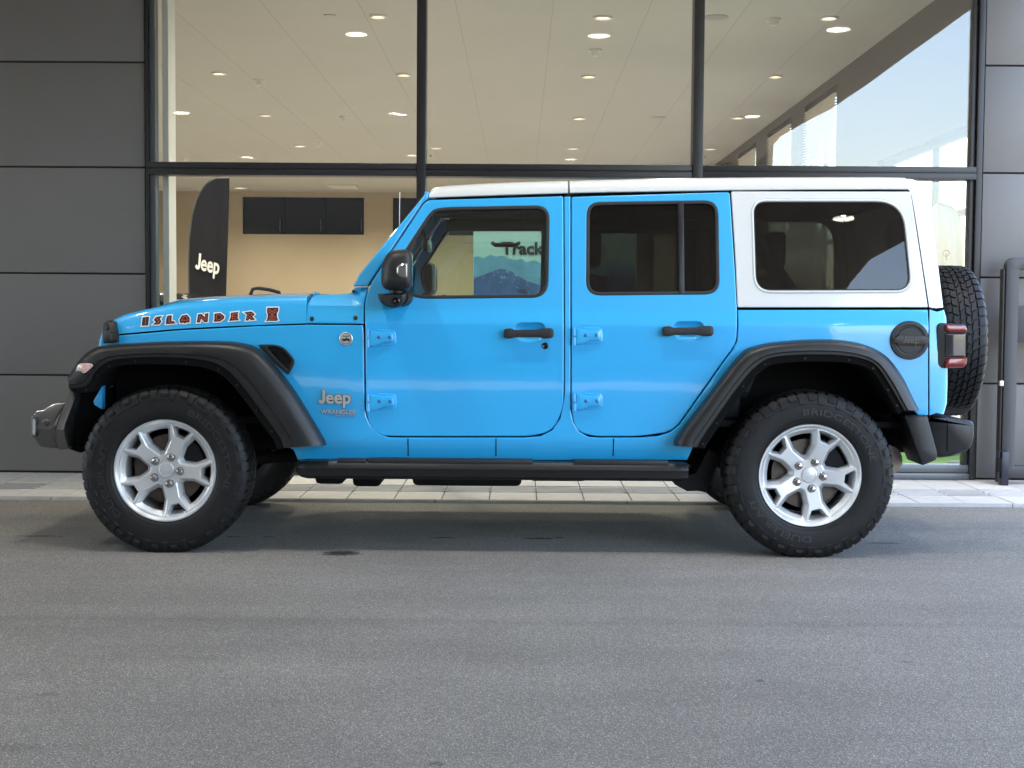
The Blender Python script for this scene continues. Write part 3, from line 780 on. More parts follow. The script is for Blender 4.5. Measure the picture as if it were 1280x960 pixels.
def rear_shell(name, G, S, m):
    Gp = [BX(*g_) for g_ in G]; Sp = [BX(*s_) for s_ in S]; n = len(S); nor = []
    for i in range(n):
        a, b_ = Vector(Sp[max(0, i-1)]), Vector(Sp[min(n-1, i+1)]); t = (b_-a).normalized(); nor.append(Vector((-t.y, t.x)))
    rows = [[(x, Wd(x, z), z) for x, z in Gp]]
    for ins, dw in ((.045, 0), (.026, .004), (.011, .014), (.003, .028), (0, .05)):
        r = []
        for (x, z), nn in zip(Sp, nor): r.append((x-nn.x*ins, Wd(x, z)-dw, z-nn.y*ins))
        rows.append(r)
    rows.append([(x+.03*min(1, max(0, (1.78-z)*4)), 0, z+.02*min(1, max(0, (z-1.70)*14))) for x, z in Sp])
    full = [[(x, YC-w_, z) for x, w_, z in r] for r in rows]+[[(x, YC+w_, z) for x, w_, z in r] for r in rows[-2::-1]]
    bm = B(); loft(bm, full); return obj(name, bm, m, car, ang=40)
rear_shell('hardtop_rear', [(1134.8, 236.5), (1135.8, 237), (1137, 238.5), (1139.4, 245), (1142, 258), (1146.3, 284), (1153, 328), (1161.6, 384)],
           [(1134.8, 222), (1143, 222.6), (1149.5, 225), (1156.5, 233.5), (1161.5, 250), (1168.6, 281), (1175, 328), (1182, 384)], WHITE)
rear_shell('rear_corner', [(1162, 387), (1162, 400), (1162, 440), (1162, 480), (1162, 505), (1162, 519)],
           [(1183, 387), (1185.8, 397), (1187.3, 440), (1187.5, 480), (1186.5, 505), (1182.5, 519)], BLUE)
bm = B(); xa, za = BX(1176, 360); xb, zb = BX(1160, 262)
loft(bm, [[(xb+.03, YC-.58, zb), (xb+.03, YC+.58, zb)], [(xa+.05, YC-.60, za), (xa+.05, YC+.60, za)]]); obj('rear_window', bm, GLOSSB, car)

# ---- flares
def flare(O, L, inner_c, s, name):
    Op, Lp = crom(O, 5), crom(L, 5); N_ = len(Op)
    spec = [(0, None, 0), (.05, .06, 0), (.12, .028, 0), (.24, .010, 0), (.42, .002, 0), (.72, 0, 0), (.77, .003, 0), (.79, .010, 0), (.97, .011, 0), (1.0, .016, 0), (1.0, .05, 0)]
    bm = B(); rows = []
    for (ox, oy), (lx, ly) in zip(Op, Lp):
        r = []
        for t, dy, _ in spec:
            px, py = ox+(lx-ox)*t, oy+(ly-oy)*t
            if dy is None: X, Z = BX(px, py); Y = YC-Wd(X, Z)+.012
            else: Y = YFL+dy; X, Z = P(px, py, Y)
            r.append((X, YC+s*(Y-YC), Z))
        rows.append(r)
    V = loft(bm, rows)
    for r in (V[0], V[-1]):
        bm.faces.new(r)
    f = obj(name, bm, PLAST, car, ang=38)
    # black inner lip and wheel-well lining
    bm = B(); rows = []
    cx, cyp = inner_c
    for lx, ly in Lp:
        d = Vector((cx-lx, cyp-ly)); d.normalize()
        r = []
        for k, Y in ((-1.5, YFL+.02), (-1.5, YFL+.022), (8, YFL+.026), (9, YFL+.04), (9, YFL+.22), (6, YC-.40)):
            X, Z = P(lx+d.x*k, ly+d.y*k, min(Y, YFL+.06)); r.append((X, YC+s*(Y-YC), Z))
        rows.append(r)
    V = loft(bm, rows)
    back = [v[-1] for v in V]
    try: bm.faces.new(back)
    except ValueError: pass
    obj('arch_liner', bm, MATTE, f)
    if s > 0:                                   # push pins
        for i in range(4, N_-3, 6):
            lx, ly = Lp[i]; d = Vector((cx-lx, cyp-ly)); d.normalize(); X, Z = P(lx+d.x*4.5, ly+d.y*4.5, YFL+.02)
            bm = B(); lathe(bm, [(.0005, -.003), (.004, -.003), (.006, .004)], 10, (X, YFL+.024, Z)); obj('push_pin', bm, PLAST, f)
    return f
FO = [(85, 470.5), (90, 461), (98, 450), (112, 437.5), (135, 431), (200, 427), (266, 426), (301, 428.3), (326, 438), (361, 477), (385, 514), (404.5, 547), (408.3, 556.5)]
FLo = [(86, 485.3), (108, 483), (119, 466), (131, 455), (150, 449), (200, 447), (252, 450.5), (279, 460), (299, 478), (320, 505), (338, 530), (350, 547), (355, 560)]
RO = [(843, 557.5), (846, 544), (880, 500), (923, 444.5), (945, 432), (982, 426), (1039, 424), (1079, 430), (1107.5, 444), (1128, 469), (1140, 493), (1150, 513)]
RLo = [(872, 559), (876, 551), (892, 527), (921, 486), (946, 457.5), (972, 446), (1030, 443.5), (1070, 447), (1094, 456.5), (1111, 480), (1121, 497), (1130, 513)]
for s in (1, -1):
    f = flare(FO, FLo, (209, 592), s, 'fender_flare')
    flare(RO, RLo, (1012, 593), s, 'fender_flare')
    # marker lamp in the nose of the front flare
    bm = B()
    pts = rp([(92, 468, 1), (97.5, 454.2, 3), (114, 453.6, 4), (117.5, 457, 3), (107, 467, 5)])
    plate(bm, [P(a, b_, YFL) for a, b_ in pts], (), .006, .05, (), (), lambda x, z, off, s=s: YC+s*(YFL-.005+off+max(0, (-2.02-x))*.35-YC))
    obj('marker_lamp', bm, LENS, f)
    bm = B(); plate(bm, [P(a, b_, YFL) for a, b_ in offs([(92, 468), (107, 467), (117.5, 457), (114, 453.6), (97.5, 454.2)][::-1], -1.3)], (), .003, .03, (), (), lambda x, z, off, s=s: YC+s*(YFL-.001+off+max(0, (-2.02-x))*.35-YC))
    obj('lamp_rim', bm, GLOSSB, f)
    # fender vent
    bm = B(); VO = rp([(323, 430.5, 3), (345, 430.5, 8), (356, 434.5, 8), (368.3, 450, 3), (368, 455, 3), (361, 468.5, 2), (345, 455), (328, 437)])
    VI = rp([(334, 433.8, 2), (345, 433.2, 6), (354, 437, 6), (365, 450.5, 2), (360.5, 462.5, 2), (346, 448)])
    plate(bm, BP(VO), [BP(VI)], .004, .02, (), (), side_y(s, .010)); v = obj('fender_vent', bm, PLASTB, car)
    bm = B(); plate(bm, BP(VI), (), 0, .002, (), (), side_y(s, .003), back=True)
    yv = 433
    for i in range(14):
        for j in range(9):
            px, py = 335+i*3.0+(j % 2)*1.5, 434+j*3.4
            if py < 432.5+max(0, (px-334))*1.05+1 and px < 365-abs(py-450)*.7 and py > 433+max(0, px-350)*.9: 
                x, z = BX(px, py); lathe(bm, [(.0052, .002), (.0052, -.003), (.0040, -.003), (.0040, .002)], 6, (x, YC-s*(Wd(x, z)+.004), z))
    obj('vent_mesh', bm, GLOSSB, v)

# ---- mirrors
for s in (1, -1):
    mr = empty('mirror', (BX(495, 350)[0], YC-s*.95, 1.30), car)
    ym = YC-.80
    def ring(pts, Y): return [(lambda q: (q[0], YC+s*(Y-YC), q[1]))(P(a, b_, Y)) for a, b_ in pts]
    hous = rp([(477, 331, 6), (485, 314.5, 8), (498, 311.2, 6), (512, 312.2, 4), (514.8, 320, 5), (514.8, 357, 6), (511, 363.2, 5), (482, 362.6, 6), (476.3, 356, 6)], 4)
    cxm, cym = 497, 339
    def sc_(pts, k, dx=0, dy=0): return [(cxm+(a-cxm)*k+dx, cym+(b_-cym)*k+dy) for a, b_ in pts]
    bm = B(); loft(bm, [ring(sc_(hous, .55, 2, -1), ym-.245), ring(sc_(hous, .74, 1.5, -.5), ym-.238), ring(sc_(hous, .90, 1), ym-.222), ring(sc_(hous, .98), ym-.195), ring(hous, ym-.16), ring(hous, ym-.06), ring(sc_(hous, .9), ym-.03)], True, True)
    obj('mirror_housing', bm, PLASTB, mr)
    bm = B(); q = rp([(496, 333, 2), (503, 329, 2), (509, 329, 1), (509, 347, 1), (503, 347, 2), (496, 343, 2)])
    loft(bm, [ring([(503+(a-503)*.75, 338+(b_-338)*.75) for a, b_ in q], ym-.256), ring(q, ym-.25), ring(q, ym-.22)], True, True); obj('mirror_facet', bm, mat('facet highlight silver', (.30, .30, .30), .2, .7), mr)  # silver inset puts the bright highlight of the housing facet into its colour
    bm = B(); pod = rp([(471.5, 367.2, 3), (508.5, 366, 3), (507, 376, 5), (498, 385, 6), (485, 385, 6), (475, 378, 5)], 4)
    k_ = lambda f: [(489+(a-489)*f, 374+(b_-374)*f) for a, b_ in pod]
    loft(bm, [ring(k_(.7), ym-.19), ring(k_(.93), ym-.175), ring(pod, ym-.15), ring(pod, ym-.02), ring(k_(.85), ym+.02)], True, True); obj('mirror_foot', bm, PLASTB, mr)
    bm = B(); x, z = P(495, 376, ym-.2); lathe(bm, [(.0005, -s*.004), (.009, -s*.006), (.012, -s*.012), (.018, -s*.010), (.020, s*.02)], 18, (x, YC+s*(ym-.188-YC), z)); obj('camera_lens', bm, GLOSSB, mr)
    bm = B(); x, z = P(495, 364.5, ym-.1); cyl(bm, (x, YC+s*(ym-.1-YC), z-.01), (x, YC+s*(ym-.1-YC), z+.02), .03, n=16)
    x2, z2 = P(503, 372, ym); cyl(bm, (x2, YC+s*(ym-.06-YC), z2), (x2+.01, YC+s*(ym+.03-YC), z2), .035, .045, 14); obj('mirror_stalk', bm, PLASTB, mr)
    bm = B(); x, z = P(514.6, 339, ym-.1); _, za = P(514, 358, ym-.1); _, zb = P(514, 317, ym-.1)
    box(bm, x-.004, x+.002, YC-s*.80-s*.20 if s > 0 else YC+.88, YC-.85 if s > 0 else YC+1.0, za, zb, .003); obj('mirror_glass', bm, mat('mirror silver', (.85, .88, .9), .02, 1), mr)

# ---- bumpers
def across(name, px, ya, yb, m, bev=.012, mid=None, ku=0, kd=0):
    """profile traced at the near end, run across the car to the far end, ends rounded"""
    pts = [P(a, b_, ya) for a, b_ in px]; pts = clean(pts); pts = pts if area(pts) > 0 else pts[::-1]
    bm = B(); q = offs(pts, bev); q2 = offs(pts, bev*.3)
    rows = [[(x, ya, z) for x, z in q], [(x, ya+bev*.3, z) for x, z in q2], [(x, ya+bev, z) for x, z in pts], [(x, yb-bev, z) for x, z in pts], [(x, yb-bev*.3, z) for x, z in q2], [(x, yb, z) for x, z in q]]
    if mid:
        zm = P(60, mid, ya)[1]; fo = lambda z: ku*max(0, z-zm)+kd*max(0, zm-z)
        rows = [[(x, y+(fo(z) if k < 3 else -fo(z)), z) for x, y, z in r] for k, r in enumerate(rows)]
        n = len(rows[0]); cm = (sum(p[0] for p in rows[0])/n, ya, zm)
        V = loft(bm, rows, True)
        for r, yc_ in ((V[0], ya), (V[-1], yb)):
            L_ = sorted(r, key=lambda v: v.co.x)
            up = [v for v in r if v.co.z >= zm]; c = bm.verts.new((cm[0]-.02, yc_, zm)); d = bm.verts.new((cm[0]+.03, yc_, zm))
            for i in range(n):
                a, b_ = r[i], r[(i+1) % n]; mx = (a.co.x+b_.co.x)/2; bm.faces.new((a, b_, c if mx < cm[0] else d))
            for i in range(n):
                a, p, q = r[i], r[i-1], r[(i+1) % n]
                s1 = (a.co.x+p.co.x)/2 < cm[0]; s2 = (a.co.x+q.co.x)/2 < cm[0]
                if s1 != s2: bm.faces.new((a, c, d))
    else: loft(bm, rows, True, True)
    return obj(name, bm, m, car, ang=30)
YB0, YB1 = 6.66, 2*YC-6.66
fb = across('front_bumper', rp([(39.5, 517, 2), (42, 513.5, 2), (51, 512.8), (53, 510.5), (62, 505, 4), (80, 503, 2), (76, 510.5), (70.5, 533), (71, 562.3, 2), (58, 561.3), (45.8, 559.6, 2), (40, 549, 3), (39, 528, 3)]), YB0, YB1, BUMPM, .010, 536, .40, .45)
for s in (1, -1):
    yb = lambda o: YC+s*(YB0+o-YC)
    bm = B(); plate(bm, [P(a, b_, YB0) for a, b_ in rp([(85, 488, 1), (95.3, 487.6, 1), (92, 505), (85.2, 530, 3), (85, 545), (87.5, 560.5, 2), (75, 562.3, 2), (72.8, 555), (74.5, 533, 3), (80.5, 509)])], (), .008, .3, [P(60, 536, YB0)[1]], (), lambda x, z, off: yb(off-.055+.35*max(0, z-P(60, 536, YB0)[1])+.40*max(0, P(60, 536, YB0)[1]-z)), back=True)
    obj('bumper_wing', bm, BUMPM, fb)
    bm = B(); q = rp([(39.6, 521, 2), (43, 517.5, 2), (45.5, 523, 2), (45.3, 540, 2), (43.5, 549, 2), (40, 545, 2)])
    plate(bm, [P(a, b_, YB0) for a, b_ in q], [[P(42.6+(a-42.6)*.55, 533+(b_-533)*.72, YB0) for a, b_ in q]], .003, .02, (), (), lambda x, z, off: yb(off-.006)); obj('fog_bezel', bm, BUMPM, fb)
    bm = B(); plate(bm, [P(a, b_, YB0) for a, b_ in q], (), 0, .004, (), (), lambda x, z, off: yb(off-.002), back=True); obj('fog_recess', bm, SILVER, fb)  # silver plate: the lit look of the opening put into its colour
    bm = B(); x, z = P(57, 527.3, YB0); lathe(bm, [(.0005, -s*.002), (.008, -s*.002), (.0085, -s*.001), (.009, -s*.005), (.013, -s*.004), (.0135, s*.006)], 18, (x, YB0 if s > 0 else YB1, z)); obj('parking_sensor', bm, BUMPM, fb)
bm = B()   # dark structure behind the wing, bumper core and frame horns
pts = [P(a, b_, 6.75) for a, b_ in [(88, 486), (124, 484), (128, 512), (126, 560), (100, 566), (86, 561)]]
plate(bm, pts, (), 0, 1.43, (), (), None, 6.75, back=True); obj('front_crossmember', bm, MATTE, car)
for s in (1, -1):
    bm = B(); plate(bm, [P(a, b_, 6.72) for a, b_ in [(116.8, 481.2), (129, 481), (129.3, 511.5), (119.5, 505.5), (118.3, 501.5), (126.5, 486.5), (116.8, 486)]], (), .001, .05, (), (), lambda x, z, off, s=s: YC+s*(6.70+off-YC), back=True); obj('inner_fender_bracket', bm, BLUE, car)
# grille shell with seven slots and round lamps
bm = B(); xg, zg0 = BX(124, 486); _, zg1 = BX(124, 424); wg = Wd(xg, 1.0)-.01
box(bm, xg, xg+.03, YC-wg, YC+wg, zg0, zg1, .012, 3); gr = obj('grille', bm, BLUE, car)
for k in range(7):
    bm = B(); y_ = YC+(k-3)*.088; box(bm, xg-.006, xg+.01, y_-.024, y_+.024, zg0+.03, zg1-.03, .005); obj('grille_slot', bm, MATTE, gr)
for s in (1, -1):
    bm = B(); cyl(bm, (xg+.01, YC+s*.47, (zg0+zg1)/2+.01), (xg-.02, YC+s*.47, (zg0+zg1)/2+.01), .10, .09, 28); obj('headlight', bm, mat('headlight lens', (.7, .72, .75), .08, .4, 1), gr)

RB0 = 6.66
rb = across('rear_bumper', rp([(1157, 521, 2), (1184, 521.2), (1186, 522), (1212, 525.4, 5), (1218.5, 528, 4), (1219, 547, 5), (1214, 562, 6), (1190, 571, 5), (1170, 573)]), RB0, 2*YC-RB0, PLAST, .022)
for s in (1, -1):
    bm = B(); plate(bm, [P(a, b_, RB0) for a, b_ in rp([(1126.5, 518.2, 2), (1155.5, 518, 2), (1162, 540), (1169.5, 566, 4), (1168, 574, 4), (1149, 581, 3), (1141, 560), (1133, 536)])], (), .010, .25, (), (), lambda x, z, off, s=s: YC+s*(RB0-.05+off+max(0, x-1.93)*.22-YC), back=True)
    obj('bumper_end', bm, PLAST, rb)
    bm = B(); a = P(1184.4, 520, RB0); b2 = P(1185.2, 572, RB0)
    box(bm, a[0]-.002, a[0]+.003, *sorted((YC+s*(RB0-.0015-YC), YC+s*(RB0+.01-YC))), b2[1]+.03, a[1]-.02); obj('bumper_seam', bm, MATTE, rb)
    # tail lights
    TY = YC-.80
    q = rp([(1169.5, 408, 4), (1173, 403.5, 3), (1203.5, 405, 4), (1205.5, 409, 3), (1205.5, 456, 3), (1203, 459.5, 4), (1173, 460.5, 3), (1169.5, 456, 4)])
    tl = empty('tail_light', (P(1187, 430, TY)[0], YC-s*.80, P(1187, 460, TY)[1]), car)
    for nm, q, m, y0, dp in (('lamp_housing', q, PLASTB, -.022, .14), ('lamp_lens', rp([(1179.5, 416.5, 2), (1204.2, 417, 2), (1204.2, 446, 2), (1179.5, 445.5, 2)]), SMOKE, -.034, .1),
                             ('lamp_lens', rp([(1179, 405.2, 2), (1203.5, 406, 3), (1206.2, 410, 2), (1206.2, 416, 1), (1184, 415.4, 1), (1179.5, 413, 1)]), RED, -.038, .12), ('lamp_lens', rp([(1179, 450, 1), (1184, 447.2, 1), (1206.2, 446.6, 1), (1206.2, 454, 2), (1203, 458.6, 3), (1179, 459.4, 2)]), RED, -.038, .12)):
        bm = B(); plate(bm, [P(a, b_, TY) for a, b_ in q], (), .006, dp, (), (), lambda x, z, off, s=s, y0=y0: YC+s*(TY+y0+off-YC), back=True); obj(nm, bm, m, tl)
# fuel door
x, z = BX(1136.6, 425.3); y_ = YC-Wd(x, z)
bm = B(); lathe(bm, [(.0915, .004), (.0915, -.006), (.088, -.012), (.074, -.013), (.071, -.009), (.062, -.008), (.060, -.012), (.0005, -.0125)], 56, (x, y_, z)); fd = obj('fuel_door', bm, PLASTB, car)
bm = B(); plate(bm, [(x+a*.001, z+b_*.001) for a, b_ in rp([(-84, -14, 4), (-66, -14), (-60, -24, 4), (60, -24, 4), (66, -20), (84, -16, 4), (84, 16, 4), (66, 20), (60, 24, 4), (-60, 24, 4), (-66, 14), (-84, 14, 4)])], (), .003, .01, (), (), None, y_-.018)
obj('fuel_door_bar', bm, PLAST, fd)
bm = B(); text_bm(bm, 'Jeep', .042, (x-.037, y_-.0185, z-.013), extrude=.0015, bold=.001); obj('lettering', bm, GLOSSB, fd)
# spare wheel comes with the wheels below

# ---- side step
st = rp([(367.5, 580), (371, 577, 2), (862, 576, 3), (860.5, 588, 3), (854, 599.5, 3), (376, 598.5, 3), (372, 596.5)])
SY = 6.60
bm = B(); L_ = [P(a, b_, SY) for a, b_ in ((369, 577), (861, 576))]
xa, xb = L_[0][0], L_[1][0]; zt_ = P(600, 577, SY)[1]; zb_ = P(600, 598.5, SY)[1]; hh = zt_-zb_
pr = [(.16, zt_-.006), (.055, zt_), (.02, zt_-.006), (.004, zt_-.024), (0, zt_-.45*hh), (.003, zt_-.52*hh), (.008, zt_-.9*hh), (.02, zb_), (.06, zb_-.012), (.14, zb_-.012), (.17, zb_+.01)]
rows = []
for x, k, lift in ((xa-.005, .55, .0), (xa+.02, .88, 0), (xa+.05, 1, 0), (xb-.05, 1, 0), (xb-.02, .97, 0), (xb, .9, 0)):
    zc_ = zt_-hh*.45
    rows.append([(x, SY+.08+(a-.08)*(k if k < 1 else 1), zc_+(z-zc_)*k) for a, z in pr])
loft(bm, rows, True, True); step = obj('side_step', bm, PLAST, car)
bm2 = bm = B()
for pa, pb in ((421, 457), (459, 666), (717, 836)):
    x0, x1 = P(pa, 577, SY)[0], P(pb, 577, SY)[0]
    box(bm, x0, x1, SY+.012, SY+.13, zt_-.012, zt_+(.008 if pb-pa > 50 else .005), .004)
obj('step_pad', bm, PLASTB, step)
for s in (-1,):
    c = step.copy(); COL.objects.link(c); c.parent = car; c.location.y = 2*(0)-step.location.y; c.scale.y = -1
    ch = [o for o in step.children][0].copy(); COL.objects.link(ch); ch.parent = c

# ---- chassis and running gear
bm = B()
for s in (1, -1):
    y_ = YC-s*.44
    box(bm, -2.1, 2.15, y_-.05, y_+.05, .46, .60, .01)
    for px in (430, 560, 690, 820):
        x = P(px, 590, SY)[0]; box(bm, x-.03, x+.03, *sorted((YC-s*.74, YC-s*.45)), .40, .435)
box(bm, -2.0, 2.1, YC-.70, YC+.70, .60, .63)
xh = [P(206.3, 592, HUBY-.1)[0], P(1012.5, 593, HUBY-.1)[0]]; HZ = .388
for x in xh:
    cyl(bm, (x, YC-.68, HZ), (x, YC+.68, HZ), .045, n=16)
    bmesh.ops.create_uvsphere(bm, u_segments=16, v_segments=10, radius=.14, matrix=Matrix.Translation((x, YC+(.25 if x < 0 else 0), HZ)))
    for s in (1, -1):
        cyl(bm, (x+.10, YC-s*.5, HZ), (x+.14, YC-s*.52, .95), .035, n=12)
        cyl(bm, (x, YC-s*.45, HZ+.05), (x, YC-s*.45, .68), .065, n=14)
        cyl(bm, (x, YC-s*.47, HZ-.02), (x+(.75 if x < 0 else -.75), YC-s*.42, .44), .03, n=10)
for pa, pb, ya, yb, top, bot in ((393, 430, 6.95, 7.4, 590, 606), (440, 476, 7.1, 7.6, 590, 609), (515, 652, 7.0, 7.25, 590, 608.5), (660, 735, 7.0, 7.6, 590, 602.5), (748, 770, 7.0, 7.1, 590, 600)):
    xa_, z1 = P(pa, top, ya); xb_, z0 = P(pb, bot, ya); box(bm, xa_, xb_, ya, yb, z0, z1, .03, 3)
cyl(bm, (-.6, YC+.05, .44), (1.3, YC, .40), .04, n=12)
tube(bm, [(-1.5, YC-.30, .52), (-1.0, YC-.36, .41), (-.2, YC-.40, .385), (.7, YC-.38, .40), (1.2, YC-.30, .55)], .03, 12)
tube(bm, [(-1.2, YC-.15, .50), (-.9, YC-.2, .372), (-.62, YC-.2, .372), (-.4, YC-.15, .48)], .05, 12)
for x in (-.85, -.1, .45, .95): cyl(bm, (x, YC-.47, .50), (x, YC-.47, .425), .028, n=10)
pts = [P(a, b_, 6.84) for a, b_ in [(838, 598), (868, 590), (884, 560), (900, 570), (880, 613.5), (870, 611.5), (857, 612), (842, 604)]]
plate(bm, pts, (), 0, .25, (), (), None, 6.78, back=True)
obj('chassis', bm, CHASSIS, car)
bm = B(); xm, zm_ = P(1108, 572, 6.95); cyl(bm, (xm-.03, 6.82, zm_), (xm-.03, 7.45, zm_), .075, n=24); obj('muffler', bm, mat('muffler steel', (.22, .19, .165), .45, .5, var=(20, .2)), car)
bm = B(); xa_ = P(870, 590, 6.75)[0]
box(bm, xh[1]-.46, xh[1]+.46, YC-.56, YC+.56, .66, .97); obj('rear_tub', bm, MATTE, car); bm = B()
box(bm, -1.99, -.70, YC-.55, YC+.55, .60, 1.08)
obj('engine_bay', bm, MATTE, car)

# ---- wheels
TR = .392
def sidewall(r):  # outer sidewall: half width at a radius
    return pl([(.236, .094), (.242, .100), (.248, .107), (.262, .1145), (.28, .118), (.31, .1195), (.34, .1175), (.365, .1105), (.378, .103), (.386, .094), (.392, .085)], r)
def make_wheel(name, rot_text, angle0, parent):
    wh = bpy.data.objects.new(name, None); COL.objects.link(wh); wh.parent = parent; wh.empty_display_size = .1
    bm = B()
    rr = [.2395, .244, .249, .262, .277, .29, .31, .325, .34, .352, .365, .373, .378]
    prof = [(.222, -.085)]+[(r, -sidewall(r)) for r in rr]+[(.381, -.09), (.383, -.06), (.3838, 0), (.383, .06), (.381, .09)]+[(r, sidewall(r)) for r in rr[::-1]]+[(.222, .085)]
    lathe(bm, prof, 96)
    def hexa(pts, top, bot):
        a = [bm.verts.new(top(*p)) for p in pts]; b_ = [bm.verts.new(bot(*p)) for p in pts]; n = len(pts)
        bm.faces.new(a)
        for i in range(n): bm.faces.new((a[i], a[(i+1) % n], b_[(i+1) % n], b_[i]))
    def cylp(r0): return lambda th, y: ((r0-.0035*(abs(y)/.085)**3)*math.cos(th), y, (r0-.0035*(abs(y)/.085)**3)*math.sin(th))
    NB = 50; st_ = 2*math.pi/NB
    for k in range(NB):
        for row, (yc_, hw) in enumerate(((-.047, .016), (-.0155, .0125), (.0155, .0125), (.047, .016))):
            t0 = k*st_+(row % 2)*st_*.5; g_ = st_*.40; sk = .020*(1 if row % 2 else -1)
            pts = [(t0-g_+sk, yc_-hw), (t0+g_*.2+sk, yc_-hw+.003), (t0+g_+sk*.6, yc_-hw*.6), (t0+g_-sk, yc_+hw), (t0-g_*.2-sk, yc_+hw-.003), (t0-g_-sk*.6, yc_+hw*.6)]
            hexa(pts, cylp(TR), cylp(.380))
    # shoulder blocks run over the edge and down the sidewall
    for sg in (-1, 1):
        for k in range(NB):
            t0 = k*st_+(.25 if sg > 0 else .7)*st_; long = k % 2
            a0, a1 = t0-st_*.40, t0+st_*.36
            sk = .022*sg
            rin = .334 if long else .350
            secs = [(TR-.001, .068, 0), (TR-.0025, .086, .5), (.3855, .0965, .75), (.377, .1075, 1), (.360, .1185, 1), (rin, sidewall(rin)+.0038, 1)]
            rowsA = []
            for r, y, sft in secs:
                jig = (.010 if long else -.006) if r < .362 else 0
                nar = .0 if r > .362 else (.014 if long else .004)
                rowsA.append([(r*math.cos(a), sg*y, r*math.sin(a)) for a in (a0+sk*sft+jig+nar, (a0+a1)/2+sk*sft+jig, a1+sk*sft+jig-nar)])
            base = [[(p[0]*.978, p[1]*.93, p[2]*.978) for p in r] for r in rowsA]
            V1 = [[bm.verts.new(p) for p in r] for r in rowsA]; V2 = [[bm.verts.new(p) for p in r] for r in base]
            for i in range(len(V1)-1):
                for j in (0, 1): bm.faces.new((V1[i][j], V1[i][j+1], V1[i+1][j+1], V1[i+1][j]))
                bm.faces.new((V1[i][0], V1[i+1][0], V2[i+1][0], V2[i][0])); bm.faces.new((V1[i][2], V2[i][2], V2[i+1][2], V1[i+1][2]))
            for r1, r2 in ((V1[0], V2[0]), (V1[-1], V2[-1])):
                for j in (0, 1): bm.faces.new((r1[j], r1[j+1], r2[j+1], r2[j]))
    # thin moulding rings
    for r in (.258, .334):
        lathe(bm, [(r-.0015, -sidewall(r)+.001), (r-.0008, -sidewall(r)-.0012), (r+.0008, -sidewall(r)-.0012), (r+.0015, -sidewall(r)+.001)], 96)
    for v in bm.verts:
        r = math.hypot(v.co.x, v.co.z)
        if r > .24: k_ = (.24+(r-.24)*1.045)/r; v.co.x *= k_; v.co.z *= k_
        if v.co.z < -.3885: v.co.y *= 1+(-.3885-v.co.z)*3; v.co.z = -.3885    # weight on the contact patch
    ty = obj('tyre', bm, TYRE, wh, ang=28, local=True)
    for s_, th, sz, xs in rot_text:
        bm = B()
        text_bm(bm, s_, sz, (0, 0, 0), extrude=.0028, bend=(.2865, R(th), lambda r: -sidewall(r)), xs=xs, bold=.0006)
        obj('tyre_lettering', bm, TYREL, ty, local=True)
    # alloy rim
    RR = .2405
    bm = B()
    lathe(bm, [(.1985, .10), (.1985, -.03), (.205, -.055), (.2125, -.0775), (.220, -.087), (.2275, -.0975), (.234, -.1055), (.240, -.1060), (.2425, -.1015), (.2405, -.093), (.234, -.088), (.226, -.07)], 96)
    def face_y(r): return -.0905+.022*max(0, 1-r/.215)**1.5
    out = [(.2235*math.cos(2*math.pi*i/120), .2235*math.sin(2*math.pi*i/120)) for i in range(120)]
    holes = []
    def loc(r, t, a): return (RR*(r*math.cos(a)-t*math.sin(a)), RR*(r*math.sin(a)+t*math.cos(a)))
    for k in range(5):
        a = R(angle0+72*k+36)
        big = [(.30, .052, .02), (.54, .245, .02), (.855, .318, .02), (.875, .255, 0), (.893, .13, 0), (.897, 0, 0), (.893, -.13, 0), (.875, -.255, 0), (.855, -.318, .02), (.54, -.245, .02), (.30, -.052, .02)]
        holes.append(('b', a, rp(big, 4)))
        a = R(angle0+72*k)
        sm = [(.69, .092, .02), (.87, .205, .02), (.892, .15, 0), (.902, 0, 0), (.892, -.15, 0), (.87, -.205, .02), (.69, -.092, .02)]
        holes.append(('s', a, rp(sm, 4)))
    hp = [clean([loc(r, t, a) for r, t in h], 1e-4) for _, a, h in holes]
    yfr = lambda x, z, off: face_y(math.hypot(x, z))+off
    plate(bm, out, hp, .0022, .012, (), (), yfr)
    # wide bevelled walls falling back from each opening
    for h in hp:
        h = h if area(h) > 0 else h[::-1]
        cx_, cz_ = sum(p[0] for p in h)/len(h), sum(p[1] for p in h)/len(h)
        rws = []
        for kk, off in ((0, .0022), (.04, .0036), (.29, .027), (.325, .060)):
            rws.append([(x+(cx_-x)*kk, face_y(math.hypot(x, z))+off, z+(cz_-z)*kk) for x, z in h])
        loft(bm, rws, True)
    rim = obj('rim', bm, SILVER, wh, ang=11, local=True)
    # hub cap, lug nuts
    bm = B(); lathe(bm, [(.0385, -.062), (.0385, -.078), (.036, -.0825), (.031, -.084), (.030, -.0815), (.012, -.083), (.0005, -.0832)], 40); hc = obj('hub_cap', bm, SILVER, wh, local=True)
    bm = B(); text_bm(bm, 'Jeep', .0165, (-.0155, -.0835, -.005), extrude=.0006, bold=.0004); obj('lettering', bm, BADGE, hc if False else wh, local=True)
    for k in range(5):
        a = R(angle0+72*k); x, z = .0665*math.cos(a), .0665*math.sin(a); bm = B()
        lathe(bm, [(.0215, -.066), (.0215, -.0780), (.0195, -.0805), (.0165, -.0805)], 20, (x, 0, z))
        lathe(bm, [(.0175, -.066), (.0175, -.089), (.0145, -.0985), (.006, -.1020), (.0005, -.1024)], 6, (x, 0, z))
        obj('lug_nut', bm, CHROME, wh, local=True, ang=25)
        bm = B(); lathe(bm, [(.0250, -.068), (.0250, -.0778), (.0215, -.0778), (.0215, -.068)], 24, (x, 0, z)); obj('nut_seat', bm, DARKEDGE, wh, local=True)
